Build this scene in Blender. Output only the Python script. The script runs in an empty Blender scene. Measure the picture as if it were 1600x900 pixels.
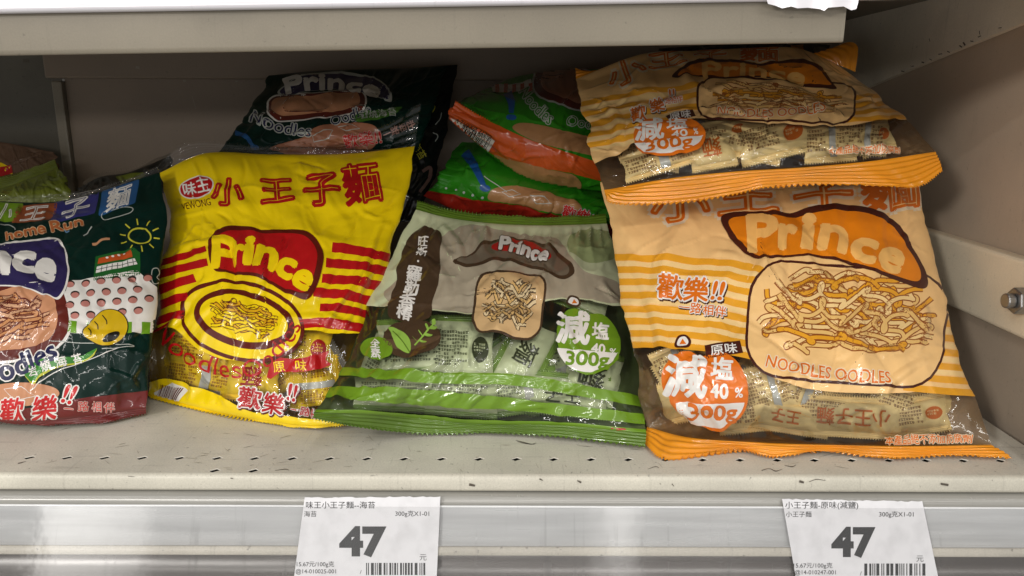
import bpy, math, random
import numpy as np
from mathutils import Matrix, Vector
from mathutils.geometry import tessellate_polygon, delaunay_2d_cdt

scene = bpy.context.scene
COL = scene.collection
R = math.radians

# ------------------------------------------------------------------ camera
FPX = 1200.0                       # focal length in pixels of a 1600 px wide frame
CAM = np.array([0.0, -0.4489, 0.2311])
YAW, PITCH, ROLL = R(-0.254), R(13.47), R(0.305)
FW = np.array([-math.sin(YAW) * math.cos(PITCH), math.cos(YAW) * math.cos(PITCH), -math.sin(PITCH)])
_r0 = np.array([math.cos(YAW), math.sin(YAW), 0.0])
_u0 = np.cross(_r0, FW)
RT = math.cos(ROLL) * _r0 + math.sin(ROLL) * _u0
UP = -math.sin(ROLL) * _r0 + math.cos(ROLL) * _u0
cam_d = bpy.data.cameras.new('camera')
cam_d.sensor_width = 36.0
cam_d.lens = 36.0 * FPX / 1600.0
cam_d.clip_start = 0.01
cam_d.clip_end = 100.0
cam = bpy.data.objects.new('camera', cam_d)
cam.matrix_world = Matrix(((RT[0], UP[0], -FW[0], CAM[0]), (RT[1], UP[1], -FW[1], CAM[1]),
                           (RT[2], UP[2], -FW[2], CAM[2]), (0, 0, 0, 1)))
COL.objects.link(cam)
scene.camera = cam

# ------------------------------------------------------------------ light
world = bpy.data.worlds.new('World')
scene.world = world
world.use_nodes = True
bg = world.node_tree.nodes['Background']
bg.inputs["Color"].default_value = (1.0, 0.985, 0.96, 1)
bg.inputs['Strength'].default_value = 0.45


def lamp(name, loc, target, sx, sy, power, col):
    d = bpy.data.lights.new(name, 'AREA')
    d.shape = 'RECTANGLE'
    d.size, d.size_y = sx, sy
    d.energy = power
    d.color = col
    o = bpy.data.objects.new(name, d)
    o.location = loc
    o.rotation_euler = (Vector(target) - Vector(loc)).to_track_quat('-Z', 'Y').to_euler()
    COL.objects.link(o)
    return o


# fluorescent ceiling fixtures of the shop aisle, running away from the shelf
lamp('ceiling_lamp', (0.37, -1.35, 1.75), (0.37, -1.1, 0), 0.10, 1.5, 9, (1.0, 0.965, 0.92))
lamp('ceiling_lamp', (-1.5, -1.35, 1.75), (-1.4, -1.1, 0), 0.10, 1.5, 11, (1.0, 0.965, 0.92))
lamp('ceiling_lamp', (2.3, -1.35, 1.75), (2.2, -1.1, 0), 0.10, 1.5, 6, (1.0, 0.965, 0.92))
lamp('glint_tube', (0.0, -1.9, 1.25), (0, 0, .1), 3.0, 0.04, 13, (1.0, 0.97, 0.92))  # added thin light across the front, for glints on the film creases
# fill lights added low in front to brighten the shelf interior
lamp('fill_lamp', (-1.2, -1.7, 0.75), (0, 0.1, 0.1), 0.30, 0.16, 15, (1.0, 0.97, 0.92))
lamp('fill_lamp', (0.0, -2.2, 0.45), (0, 0.1, 0.1), 1.6, 0.08, 9, (1.0, 0.97, 0.92))

scene.view_settings.view_transform = 'Standard'
scene.view_settings.look = 'None'
scene.view_settings.exposure = 0.0
scene.view_settings.gamma = 1.0
scene.render.engine = 'CYCLES'
cy = scene.cycles
cy.max_bounces = 10
cy.transparent_max_bounces = 24
cy.diffuse_bounces = 4
cy.glossy_bounces = 4
cy.sample_clamp_indirect = 4.0
cy.caustics_reflective = False
cy.caustics_refractive = False
try:
    cy.use_denoising = True
except Exception:
    pass


# ------------------------------------------------------------------ maths
def ray(px, py):
    px = np.asarray(px, float); py = np.asarray(py, float)
    return FW + ((px - 800) / FPX)[..., None] * RT - ((py - 450) / FPX)[..., None] * UP


def at(px, py, Y):                 # the point where the line of sight meets depth Y into the shelf
    d = ray(px, py)
    t = (np.asarray(Y, float) - CAM[1]) / d[..., 1]
    return CAM + d * t[..., None]


def on_z(px, py, z=0.0):
    d = ray(px, py)
    t = (z - CAM[2]) / d[..., 2]
    return CAM + d * t[..., None]


def on_x(px, py, X):
    d = ray(px, py)
    t = (X - CAM[0]) / d[..., 0]
    return CAM + d * t[..., None]


def spline(C, t):                  # Catmull-Rom through rows of C, t in 0..1 along axis 0
    n = C.shape[0]
    Cx = np.concatenate([(2 * C[0] - C[1])[None], C, (2 * C[-1] - C[-2])[None]], 0)
    s = np.clip(np.asarray(t, float), -0.15, 1.15) * (n - 1)
    i = np.clip(np.floor(s).astype(int), 0, n - 2)
    f = s - i
    w = np.stack([-.5 * f + f ** 2 - .5 * f ** 3, 1 - 2.5 * f ** 2 + 1.5 * f ** 3,
                  .5 * f + 2 * f ** 2 - 1.5 * f ** 3, -.5 * f ** 2 + .5 * f ** 3], 0)
    return i, w, Cx


def patch(C, u, v):
    nv, nu = C.shape[:2]
    iv, wv, _ = spline(C[:, 0], v)
    iu, wu, _ = spline(C[0], u)
    P = np.concatenate([(2 * C[:1] - C[1:2]), C, (2 * C[-1:] - C[-2:-1])], 0)
    P = np.concatenate([(2 * P[:, :1] - P[:, 1:2]), P, (2 * P[:, -1:] - P[:, -2:-1])], 1)
    out = 0
    for a in range(4):
        for b in range(4):
            out = out + (wv[a] * wu[b])[..., None] * P[iv + a, iu + b]
    return out


def vnoise(x, y, seed):
    rng = np.random.RandomState(seed)
    tab = rng.rand(64, 64)
    xi = np.floor(x).astype(int); yi = np.floor(y).astype(int)
    fx = x - xi; fy = y - yi
    fx = fx * fx * fx * (fx * (fx * 6 - 15) + 10); fy = fy * fy * fy * (fy * (fy * 6 - 15) + 10)
    a = tab[xi % 64, yi % 64]; b = tab[(xi + 1) % 64, yi % 64]
    c = tab[xi % 64, (yi + 1) % 64]; d = tab[(xi + 1) % 64, (yi + 1) % 64]
    return (a * (1 - fx) + b * fx) * (1 - fy) + (c * (1 - fx) + d * fx) * fy * 1.0 - 0.5


def smooth01(x):
    x = np.clip(x, 0, 1)
    return x * x * (3 - 2 * x)


# ------------------------------------------------------------------ materials
def lin(c):
    return tuple(((x / 255.0) / 12.92 if x / 255.0 <= 0.04045 else (((x / 255.0) + 0.055) / 1.055) ** 2.4) for x in c)


def nt(m):
    m.use_nodes = True
    t = m.node_tree
    for n in list(t.nodes):
        t.nodes.remove(n)
    return t, t.nodes, t.links


def crinkle(N, L, strength, scale=1.0):
    uv = N.new('ShaderNodeUVMap'); uv.uv_map = 'sheet'
    no = N.new('ShaderNodeTexNoise'); no.inputs['Scale'].default_value = 45 * scale; no.inputs['Detail'].default_value = 3
    L.new(uv.outputs[0], no.inputs['Vector'])
    ad = N.new('ShaderNodeVectorMath'); ad.operation = 'MULTIPLY_ADD'
    ad.inputs[1].default_value = (0.02 / scale,) * 3
    L.new(no.outputs['Color'], ad.inputs[0]); L.new(uv.outputs[0], ad.inputs[2])
    vo = N.new('ShaderNodeTexVoronoi'); vo.inputs['Scale'].default_value = 70 * scale
    L.new(ad.outputs[0], vo.inputs['Vector'])
    n2 = N.new('ShaderNodeTexNoise'); n2.inputs['Scale'].default_value = 160 * scale; n2.inputs['Detail'].default_value = 2
    L.new(uv.outputs[0], n2.inputs['Vector'])
    mx = N.new('ShaderNodeMath'); mx.operation = 'MULTIPLY_ADD'; mx.inputs[1].default_value = 0.35
    L.new(n2.outputs[0], mx.inputs[0]); L.new(vo.outputs['Distance'], mx.inputs[2])
    b = N.new('ShaderNodeBump'); b.inputs['Strength'].default_value = strength
    b.inputs['Distance'].default_value = 0.004
    L.new(mx.outputs[0], b.inputs['Height'])
    return b


_ink = {}


def ink(c, rough=0.36, coat=0.9, bump=0.08, spec=0.35, thru=0.13):
    k = (tuple(c), rough, coat, bump, thru)
    if k in _ink:
        return _ink[k]
    m = bpy.data.materials.new('printed_film')
    t, N, L = nt(m)
    o = N.new('ShaderNodeOutputMaterial'); p = N.new('ShaderNodeBsdfPrincipled')
    tl = N.new('ShaderNodeBsdfTranslucent'); ms = N.new('ShaderNodeMixShader'); ms.inputs[0].default_value = thru
    L.new(p.outputs[0], ms.inputs[1]); L.new(tl.outputs[0], ms.inputs[2]); L.new(ms.outputs[0], o.inputs[0])
    b = crinkle(N, L, bump)
    L.new(b.outputs[0], p.inputs['Normal']); L.new(b.outputs[0], p.inputs['Coat Normal'])
    uv = N.new('ShaderNodeUVMap'); uv.uv_map = 'sheet'
    no = N.new('ShaderNodeTexNoise'); no.inputs['Scale'].default_value = 30; no.inputs['Detail'].default_value = 4
    L.new(uv.outputs[0], no.inputs['Vector'])
    hs = N.new('ShaderNodeHueSaturation'); hs.inputs['Color'].default_value = (*lin(c), 1)
    mr = N.new('ShaderNodeMapRange'); mr.inputs['To Min'].default_value = 0.88; mr.inputs['To Max'].default_value = 1.1
    mr.inputs['From Min'].default_value = 0.3; mr.inputs['From Max'].default_value = 0.7
    L.new(no.outputs[0], mr.inputs[0]); L.new(mr.outputs[0], hs.inputs['Value'])
    L.new(hs.outputs[0], p.inputs['Base Color']); L.new(hs.outputs[0], tl.inputs[0])
    p.inputs['Roughness'].default_value = rough
    p.inputs['Specular IOR Level'].default_value = spec
    p.inputs['Coat Weight'].default_value = coat
    p.inputs['Coat Roughness'].default_value = 0.035
    _ink[k] = m
    return m


def clear_film():
    m = bpy.data.materials.new('clear_film')
    t, N, L = nt(m)
    o = N.new('ShaderNodeOutputMaterial')
    b = crinkle(N, L, 0.07)
    tr = N.new('ShaderNodeBsdfTransparent'); tr.inputs[0].default_value = (0.98, 0.98, 0.97, 1)
    gl = N.new('ShaderNodeBsdfGlossy'); gl.inputs['Roughness'].default_value = 0.045
    L.new(b.outputs[0], gl.inputs['Normal'])
    fr = N.new('ShaderNodeFresnel'); fr.inputs['IOR'].default_value = 1.55
    L.new(b.outputs[0], fr.inputs['Normal'])
    ma = N.new('ShaderNodeMath'); ma.operation = 'MULTIPLY_ADD'; ma.inputs[1].default_value = 0.8; ma.inputs[2].default_value = 0.01
    ma.use_clamp = True
    L.new(fr.outputs[0], ma.inputs[0])
    df = N.new('ShaderNodeBsdfDiffuse'); df.inputs[0].default_value = (0.8, 0.8, 0.78, 1)
    m0 = N.new('ShaderNodeMixShader'); m0.inputs[0].default_value = 0.007
    L.new(tr.outputs[0], m0.inputs[1]); L.new(df.outputs[0], m0.inputs[2])
    mx = N.new('ShaderNodeMixShader')
    L.new(ma.outputs[0], mx.inputs[0]); L.new(m0.outputs[0], mx.inputs[1]); L.new(gl.outputs[0], mx.inputs[2])
    L.new(mx.outputs[0], o.inputs[0])
    return m


def painted(name, c, rough=0.45, dirt=0.5, scale=1.0, metal=0.0):
    """powder-coated steel with fine scuffs, scratches and specks of dirt"""
    m = bpy.data.materials.new(name)
    t, N, L = nt(m)
    o = N.new('ShaderNodeOutputMaterial'); p = N.new('ShaderNodeBsdfPrincipled')
    L.new(p.outputs[0], o.inputs[0])
    tc = N.new('ShaderNodeTexCoord')

    def noise(sc, det, stretch=None, ro=0.6):
        n = N.new('ShaderNodeTexNoise'); n.inputs['Scale'].default_value = sc; n.inputs['Detail'].default_value = det
        n.inputs['Roughness'].default_value = ro
        if stretch:
            mp = N.new('ShaderNodeMapping'); mp.inputs['Scale'].default_value = stretch[0]; mp.inputs['Rotation'].default_value = stretch[1]
            L.new(tc.outputs['Object'], mp.inputs[0]); L.new(mp.outputs[0], n.inputs['Vector'])
        else:
            L.new(tc.outputs['Object'], n.inputs['Vector'])
        return n

    def ramp(n, a, b, lo, hi):
        r = N.new('ShaderNodeMapRange'); r.inputs['From Min'].default_value = a; r.inputs['From Max'].default_value = b
        r.inputs['To Min'].default_value = lo; r.inputs['To Max'].default_value = hi
        L.new(n.outputs[0], r.inputs[0]); return r

    big = ramp(noise(9 * scale, 6), .35, .7, 1.05, 1 - .22 * dirt)
    spk = ramp(noise(260 * scale, 3), .66, .71, 1.0, 1 - .42 * dirt)
    grn = ramp(noise(900 * scale, 2), .3, .7, 1 - .1 * dirt, 1 + .06 * dirt)
    s1 = ramp(noise(16 * scale, 4, ((1, 14, 1), (0, 0, .5))), .60, .69, 1.0, 1 - .13 * dirt)
    s2 = ramp(noise(20 * scale, 4, ((18, 1, 1), (0, 0, -.3))), .61, .69, 1.0, 1 - .11 * dirt)
    cur = big
    for x in (spk, grn, s1, s2):
        mm = N.new('ShaderNodeMath'); mm.operation = 'MULTIPLY'
        L.new(cur.outputs[0], mm.inputs[0]); L.new(x.outputs[0], mm.inputs[1]); cur = mm
    hs = N.new('ShaderNodeHueSaturation'); hs.inputs['Color'].default_value = (*lin(c), 1)
    L.new(cur.outputs[0], hs.inputs['Value'])
    L.new(hs.outputs[0], p.inputs['Base Color'])
    p.inputs['Roughness'].default_value = rough
    p.inputs['Metallic'].default_value = metal
    p.inputs['Specular IOR Level'].default_value = 0.35
    bb = N.new('ShaderNodeBump'); bb.inputs['Strength'].default_value = 0.12; bb.inputs['Distance'].default_value = 0.002
    L.new(cur.outputs[0], bb.inputs['Height']); L.new(bb.outputs[0], p.inputs['Normal'])
    return m


TANG = (1, 0, 0)                   # the extrusion direction: lamps smear across it


def plastic(name, c, rough=0.26, coat=1.0, streak=0.5, metal=.06):
    """extruded shelf-edge plastic, scratched along and across"""
    m = bpy.data.materials.new(name)
    t, N, L = nt(m)
    o = N.new('ShaderNodeOutputMaterial'); p = N.new('ShaderNodeBsdfPrincipled')
    L.new(p.outputs[0], o.inputs[0])
    tc = N.new('ShaderNodeTexCoord')
    outs = []
    for sc, st, lo, hi, a, b in ((30, (.35, 6, 6), 1 - .22 * streak, 1 + .1 * streak, .35, .65), (26, (9, .6, .6), 1 + .02, 1 - .25 * streak, .6, .74),
                                 (700, (1, 1, 1), 1.0, 1 - .35 * streak, .68, .78)):
        mp = N.new('ShaderNodeMapping'); mp.inputs['Scale'].default_value = st
        n = N.new('ShaderNodeTexNoise'); n.inputs['Scale'].default_value = sc; n.inputs['Detail'].default_value = 5
        L.new(tc.outputs['Object'], mp.inputs[0]); L.new(mp.outputs[0], n.inputs['Vector'])
        r = N.new('ShaderNodeMapRange'); r.inputs['From Min'].default_value = a; r.inputs['From Max'].default_value = b
        r.inputs['To Min'].default_value = lo; r.inputs['To Max'].default_value = hi
        L.new(n.outputs[0], r.inputs[0]); outs.append(r)
    cur = outs[0]
    for x in outs[1:]:
        mm = N.new('ShaderNodeMath'); mm.operation = 'MULTIPLY'
        L.new(cur.outputs[0], mm.inputs[0]); L.new(x.outputs[0], mm.inputs[1]); cur = mm
    hs = N.new('ShaderNodeHueSaturation'); hs.inputs['Color'].default_value = (*lin(c), 1)
    L.new(cur.outputs[0], hs.inputs['Value']); L.new(hs.outputs[0], p.inputs['Base Color'])
    rr = N.new('ShaderNodeMapRange'); rr.inputs['From Min'].default_value = .6; rr.inputs['From Max'].default_value = 1.1
    rr.inputs['To Min'].default_value = rough + .12; rr.inputs['To Max'].default_value = rough
    L.new(cur.outputs[0], rr.inputs[0]); L.new(rr.outputs[0], p.inputs['Roughness'])
    p.inputs['Coat Weight'].default_value = 0.0
    p.inputs['Specular IOR Level'].default_value = coat
    p.inputs['Metallic'].default_value = metal
    p.inputs['Anisotropic'].default_value = 0.92
    tv = N.new('ShaderNodeCombineXYZ'); tv.inputs[0].default_value = TANG[0]; tv.inputs[1].default_value = TANG[1]; tv.inputs[2].default_value = TANG[2]
    L.new(tv.outputs[0], p.inputs['Tangent'])
    n = N.new('ShaderNodeTexNoise'); n.inputs['Scale'].default_value = 14; n.inputs['Detail'].default_value = 4
    L.new(tc.outputs['Object'], n.inputs['Vector'])
    b = N.new('ShaderNodeBump'); b.inputs['Strength'].default_value = .1; b.inputs['Distance'].default_value = .004
    L.new(n.outputs[0], b.inputs['Height']); L.new(b.outputs[0], p.inputs['Normal'])
    return m


def paper(c=(222, 221, 224)):
    m = bpy.data.materials.new('label_paper')
    t, N, L = nt(m)
    o = N.new('ShaderNodeOutputMaterial'); p = N.new('ShaderNodeBsdfPrincipled')
    L.new(p.outputs[0], o.inputs[0])
    tc = N.new('ShaderNodeTexCoord')
    n = N.new('ShaderNodeTexNoise'); n.inputs['Scale'].default_value = 90; n.inputs['Detail'].default_value = 6
    L.new(tc.outputs['Object'], n.inputs['Vector'])
    r = N.new('ShaderNodeMapRange'); r.inputs['From Min'].default_value = .45; r.inputs['From Max'].default_value = .75
    r.inputs['To Min'].default_value = 1.0; r.inputs['To Max'].default_value = .86
    L.new(n.outputs[0], r.inputs[0])
    hs = N.new('ShaderNodeHueSaturation'); hs.inputs['Color'].default_value = (*lin(c), 1)
    L.new(r.outputs[0], hs.inputs['Value']); L.new(hs.outputs[0], p.inputs['Base Color'])
    p.inputs['Roughness'].default_value = .55
    return m


FILM = clear_film()
M_DECK = painted('deck_paint', (212, 207, 193), dirt=1.15)
M_RIM = painted('hole_rim_lit', (232, 226, 214), dirt=.2)  # paler than the deck: the lit hole wall is put into the colour
M_LIP = painted('lip_paint', (208, 203, 188), dirt=1.0, rough=.4)
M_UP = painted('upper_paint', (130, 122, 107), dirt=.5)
M_BRACK = painted('bracket_paint', (236, 226, 206), dirt=.6)
M_BAR = painted('rail_paint', (226, 212, 186), dirt=.5)
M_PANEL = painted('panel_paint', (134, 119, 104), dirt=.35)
M_SIDE = painted('side_paint', (184, 166, 146), dirt=.4)
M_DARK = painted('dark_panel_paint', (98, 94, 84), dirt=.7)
M_STEEL = painted('zinc_steel', (150, 150, 150), rough=.35, dirt=.4, metal=.9)
M_RAILU = plastic('upper_rail_plastic', (222, 219, 224), streak=.4)
M_RAIL = plastic('rail_plastic', (222, 223, 224), streak=.55)
M_RIDGE = painted('ridge_paint', (196, 190, 178), dirt=1.0, rough=.4)
M_RAILD = plastic('rail_lower_plastic', (84, 79, 76), rough=.26, coat=.7, streak=.9, metal=.1)
M_GROOVE = plastic('rail_groove', (150, 148, 142), streak=.4)
M_PAPER = paper()


# ------------------------------------------------------------------ object helpers
def empty(name, loc, label, cat, group=None):
    o = bpy.data.objects.new(name, None)
    o.location = tuple(loc); o.empty_display_size = 0.02
    COL.objects.link(o)
    o['label'] = label; o['category'] = cat
    if group:
        o['group'] = group
    return o


def tag(o, label, cat, group=None):
    o['label'] = label; o['category'] = cat
    if group:
        o['group'] = group


def mesh(name, V, F, mats, parent=None, mi=None, normals=None, uv=None, smooth=True):
    """F: list of faces or (n,3)/(n,4) array"""
    off = np.array(parent.location) if parent is not None else 0.0
    if parent is not None and parent.parent is not None:
        off = np.array(parent.parent.location)
    V = np.asarray(V, float) - off
    me = bpy.data.meshes.new(name)
    if normals is not None:        # wind every face the way its shading normal points
        nn = np.asarray(normals)
        fl = (np.cross(V[F[:, 1]] - V[F[:, 0]], V[F[:, -1]] - V[F[:, 0]]) * nn[F].mean(1)).sum(1) < 0
        F = F.copy(); F[fl] = F[fl][:, ::-1]
    if isinstance(F, np.ndarray):
        k = F.shape[1]
        me.vertices.add(len(V)); me.vertices.foreach_set('co', V.astype(np.float32).ravel())
        me.loops.add(F.size); me.loops.foreach_set('vertex_index', F.astype(np.int32).ravel())
        me.polygons.add(len(F)); me.polygons.foreach_set('loop_start', np.arange(0, F.size, k, dtype=np.int32))
        me.update(calc_edges=True)
    else:
        me.from_pydata([tuple(v) for v in V], [], [tuple(f) for f in F])
        me.update()
    if not isinstance(mats, (list, tuple)):
        mats = [mats]
    for m in mats:
        me.materials.append(m)
    if mi is not None:
        me.polygons.foreach_set('material_index', np.asarray(mi, np.int32))
    me.polygons.foreach_set('use_smooth', np.full(len(me.polygons), smooth))
    if uv is not None:
        ul = me.uv_layers.new(name='sheet')
        li = np.empty(len(me.loops), np.int32); me.loops.foreach_get('vertex_index', li)
        ul.data.foreach_set('uv', np.asarray(uv, np.float32)[li].ravel())
    me.validate(clean_customdata=False)
    if normals is not None:
        me.normals_split_custom_set_from_vertices(np.asarray(normals, np.float32).tolist())
    o = bpy.data.objects.new(name, me)
    COL.objects.link(o)
    if parent is not None:
        o.parent = parent
    return o


def box_vf(x0, x1, y0, y1, z0, z1):
    V = [(x, y, z) for z in (z0, z1) for y in (y0, y1) for x in (x0, x1)]
    F = [(0, 2, 3, 1), (4, 5, 7, 6), (0, 1, 5, 4), (2, 6, 7, 3), (0, 4, 6, 2), (1, 3, 7, 5)]
    return V, F


def bevel(o, w, seg=2):
    b = o.modifiers.new('bevel', 'BEVEL'); b.width = w; b.segments = seg; b.limit_method = 'ANGLE'
    return o


def extrude_profile(prof, x0, x1, tilt=0.0, nx=2):
    """prof: list of (y,z); swept along x"""
    V, F = [], []
    n = len(prof)
    for i in range(nx):
        x = x0 + (x1 - x0) * i / (nx - 1)
        for (y, z) in prof:
            V.append((x, y, z + tilt * x))
    for i in range(nx - 1):
        for j in range(n - 1):
            a = i * n + j
            F.append((a, a + 1, a + n + 1, a + n))
    return V, F


# ------------------------------------------------------------------ flat artwork (picture-plane outlines that get mapped onto a sheet)
_tc = {}


def text_geo(s, off=0.0, res=3):
    k = (s, off, res)
    if k not in _tc:
        c = bpy.data.curves.new('lettering', 'FONT')
        c.body = s; c.offset = off; c.resolution_u = res; c.align_x = 'LEFT'
        o = bpy.data.objects.new('lettering', c)
        COL.objects.link(o)
        dg = bpy.context.evaluated_depsgraph_get()
        dg.update()
        me = bpy.data.meshes.new_from_object(o.evaluated_get(dg))
        me.calc_loop_triangles()
        V = np.array([v.co[:2] for v in me.vertices], float).reshape(-1, 2)
        T = np.array([t.vertices[:] for t in me.loop_triangles], int).reshape(-1, 3)
        bpy.data.objects.remove(o); bpy.data.meshes.remove(me); bpy.data.curves.remove(c)
        _tc[k] = (V, T)
    V, T = _tc[k]
    return V.copy(), T.copy()


class Lettering(tuple):            # artwork that is writing
    pass


def text(s, cx, cy, h, w=None, off=0.0, rot=0.0, shear=0.0, arc=0.0, res=3, weight=0.0):
    """lettering centred on (cx,cy); h = em height in px; w = width in px; off = stroke weight added; arc bends it"""
    V0, T0 = text_geo(s, weight, res)
    mn, mx = V0.min(0), V0.max(0)
    c = (mn + mx) / 2
    sx = h if w is None else w / (mx[0] - mn[0])
    if off < 0:                    # thin core of the strokes
        V1, T1 = text_geo(s, off, res)
        ar = lambda V, T: np.abs(np.cross(V[T[:, 1]] - V[T[:, 0]], V[T[:, 2]] - V[T[:, 0]])).sum()
        if ar(V1, T1) > .95 * ar(V0, T0):
            V1, T1 = V0, T0
        Vs, Ts = [np.c_[V1, np.zeros(len(V1))]], [T1]
    else:
        Vs, Ts = [np.c_[V0, np.zeros(len(V0))]], [T0]
        if off > 0:
            nd = 6 if h < 24 else 8
            rings = [off] if off < .07 else [off, off * .55]
            k, base = 1, len(V0)
            for r in rings:
                for i in range(nd):
                    t = 2 * math.pi * (i + .5) / nd
                    d = np.array([r * math.cos(t) * h / sx, r * math.sin(t), 0])
                    Vs.append(np.c_[V0, np.full(len(V0), .035 * k)] + d); Ts.append(T0 + base)
                    base += len(V0); k += 1
    V = np.concatenate(Vs); T = np.concatenate(Ts)
    x0, y0, dl = V[:, 0] - c[0], V[:, 1] - c[1], V[:, 2]
    x = x0 * sx + shear * y0 * h
    y = -y0 * h
    if arc:
        hw = (mx[0] - mn[0]) * sx / 2
        th = x / hw * arc
        r = hw / arc
        x, y = (r - y) * np.sin(th), r - (r - y) * np.cos(th)
    a = R(rot)
    return Lettering((np.stack([cx + x * math.cos(a) - y * math.sin(a), cy + x * math.sin(a) + y * math.cos(a), dl], -1), T))


class Outline(tuple):              # a closed shape, meshed evenly when it is laid on a sheet
    pass


def fill_even(loop, L):
    P = np.array(loop, float)[:, :2]
    keep = np.linalg.norm(P - np.roll(P, 1, 0), axis=1) > 1e-4
    P = P[keep]
    out = []
    for i in range(len(P)):
        a, b = P[i], P[(i + 1) % len(P)]
        k = max(1, int(math.ceil(np.linalg.norm(b - a) / L)))
        for j in range(k):
            out.append(a + (b - a) * j / k)
    P = np.array(out)
    n = len(P)
    x0, y0 = P.min(0); x1, y1 = P.max(0)
    X, Y = np.meshgrid(np.arange(x0 + L / 2, x1, L), np.arange(y0 + L / 2, y1, L * .87))
    X = X + (np.arange(X.shape[0]) % 2)[:, None] * L / 2
    G = np.stack([X.ravel(), Y.ravel()], -1)
    # keep grid points well inside
    ins = np.zeros(len(G), bool); near = np.full(len(G), 1e9)
    for i in range(n):
        a, b = P[i], P[(i + 1) % n]
        c = (a[1] > G[:, 1]) != (b[1] > G[:, 1])
        if c.any():
            xi = a[0] + (G[:, 1] - a[1]) / (b[1] - a[1] + 1e-12) * (b[0] - a[0])
            ins ^= c & (G[:, 0] < xi)
        near = np.minimum(near, (G[:, 0] - a[0]) ** 2 + (G[:, 1] - a[1]) ** 2)
    G = G[ins & (near > (.45 * L) ** 2)]
    A = np.concatenate([P, G])
    r = delaunay_2d_cdt([Vector(p) for p in A], [(i, (i + 1) % n) for i in range(n)], [], 1, 1e-5)
    return np.array([v[:] for v in r[0]], float), np.array([f[:] for f in r[2]], int).reshape(-1, 3)


def poly(*loops):
    if len(loops) == 1:
        return Outline((np.array([tuple(p)[:2] for p in loops[0]], float), np.zeros((1, 3), int)))
    return poly_now(*loops)


def poly_now(*loops):
    pts = [list(l) for l in loops]
    T = tessellate_polygon([[Vector((p[0], p[1], 0)) for p in l] for l in pts])
    V = np.array([p for l in pts for p in l], float)
    return V, np.array([t[:] for t in T], int).reshape(-1, 3)


def curve(pts, n=8, closed=True):
    P = np.array(pts, float); k = len(P); out = []
    rng = range(k) if closed else range(k - 1)
    for i in rng:
        if closed:
            a, b, c, d = P[(i - 1) % k], P[i], P[(i + 1) % k], P[(i + 2) % k]
        else:
            b, c = P[i], P[i + 1]
            a = P[i - 1] if i > 0 else 2 * b - c
            d = P[i + 2] if i + 2 < k else 2 * c - b
        for j in range(n):
            f = j / n
            out.append(tuple(.5 * ((2 * b) + (-a + c) * f + (2 * a - 5 * b + 4 * c - d) * f * f + (-a + 3 * b - 3 * c + d) * f ** 3)))
    if not closed:
        out.append(tuple(P[-1]))
    return out


def ell(cx, cy, rx, ry, rot=0, n=48, a0=0, a1=360):
    o = []
    full = abs(a1 - a0) >= 360
    for i in range(n if full else n + 1):
        t = R(a0 + (a1 - a0) * i / n)
        x, y = rx * math.cos(t), ry * math.sin(t)
        o.append((cx + x * math.cos(R(rot)) - y * math.sin(R(rot)), cy + x * math.sin(R(rot)) + y * math.cos(R(rot))))
    return o


def ribbon(pts, w, n=8, smooth=True, closed=False):
    """a stroke of width w along pts"""
    c = np.array(curve(pts, n, closed) if smooth else pts, float)
    if closed:
        c = np.concatenate([c, c[:1]], 0)
    d = np.gradient(c, axis=0)
    if closed:
        d[0] = d[-1] = (c[1] - c[-2])
    d /= np.linalg.norm(d, axis=1)[:, None] + 1e-9
    nrm = np.stack([-d[:, 1], d[:, 0]], -1)
    ww = np.interp(np.linspace(0, 1, len(c)), np.linspace(0, 1, len(w)), w) if isinstance(w, (list, tuple)) else np.full(len(c), w)
    a = c + nrm * ww[:, None] / 2; b = c - nrm * ww[:, None] / 2
    k = len(c)
    V = np.concatenate([a, b], 0)
    T = []
    for i in range(k - 1):
        T += [(i, i + 1, k + i + 1), (i, k + i + 1, k + i)]
    return V, np.array(T, int)


def rrect(cx, cy, w, h, r, rot=0, n=6, skew=0.0):
    o = []
    for (sx, sy, a) in ((1, 1, 0), (-1, 1, 90), (-1, -1, 180), (1, -1, 270)):
        for i in range(n + 1):
            t = R(a + 90 * i / n)
            x = sx * (w / 2 - r) + r * math.cos(t); y = sy * (h / 2 - r) + r * math.sin(t)
            x += skew * y
            o.append((cx + x * math.cos(R(rot)) - y * math.sin(R(rot)), cy + x * math.sin(R(rot)) + y * math.cos(R(rot))))
    return o


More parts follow.
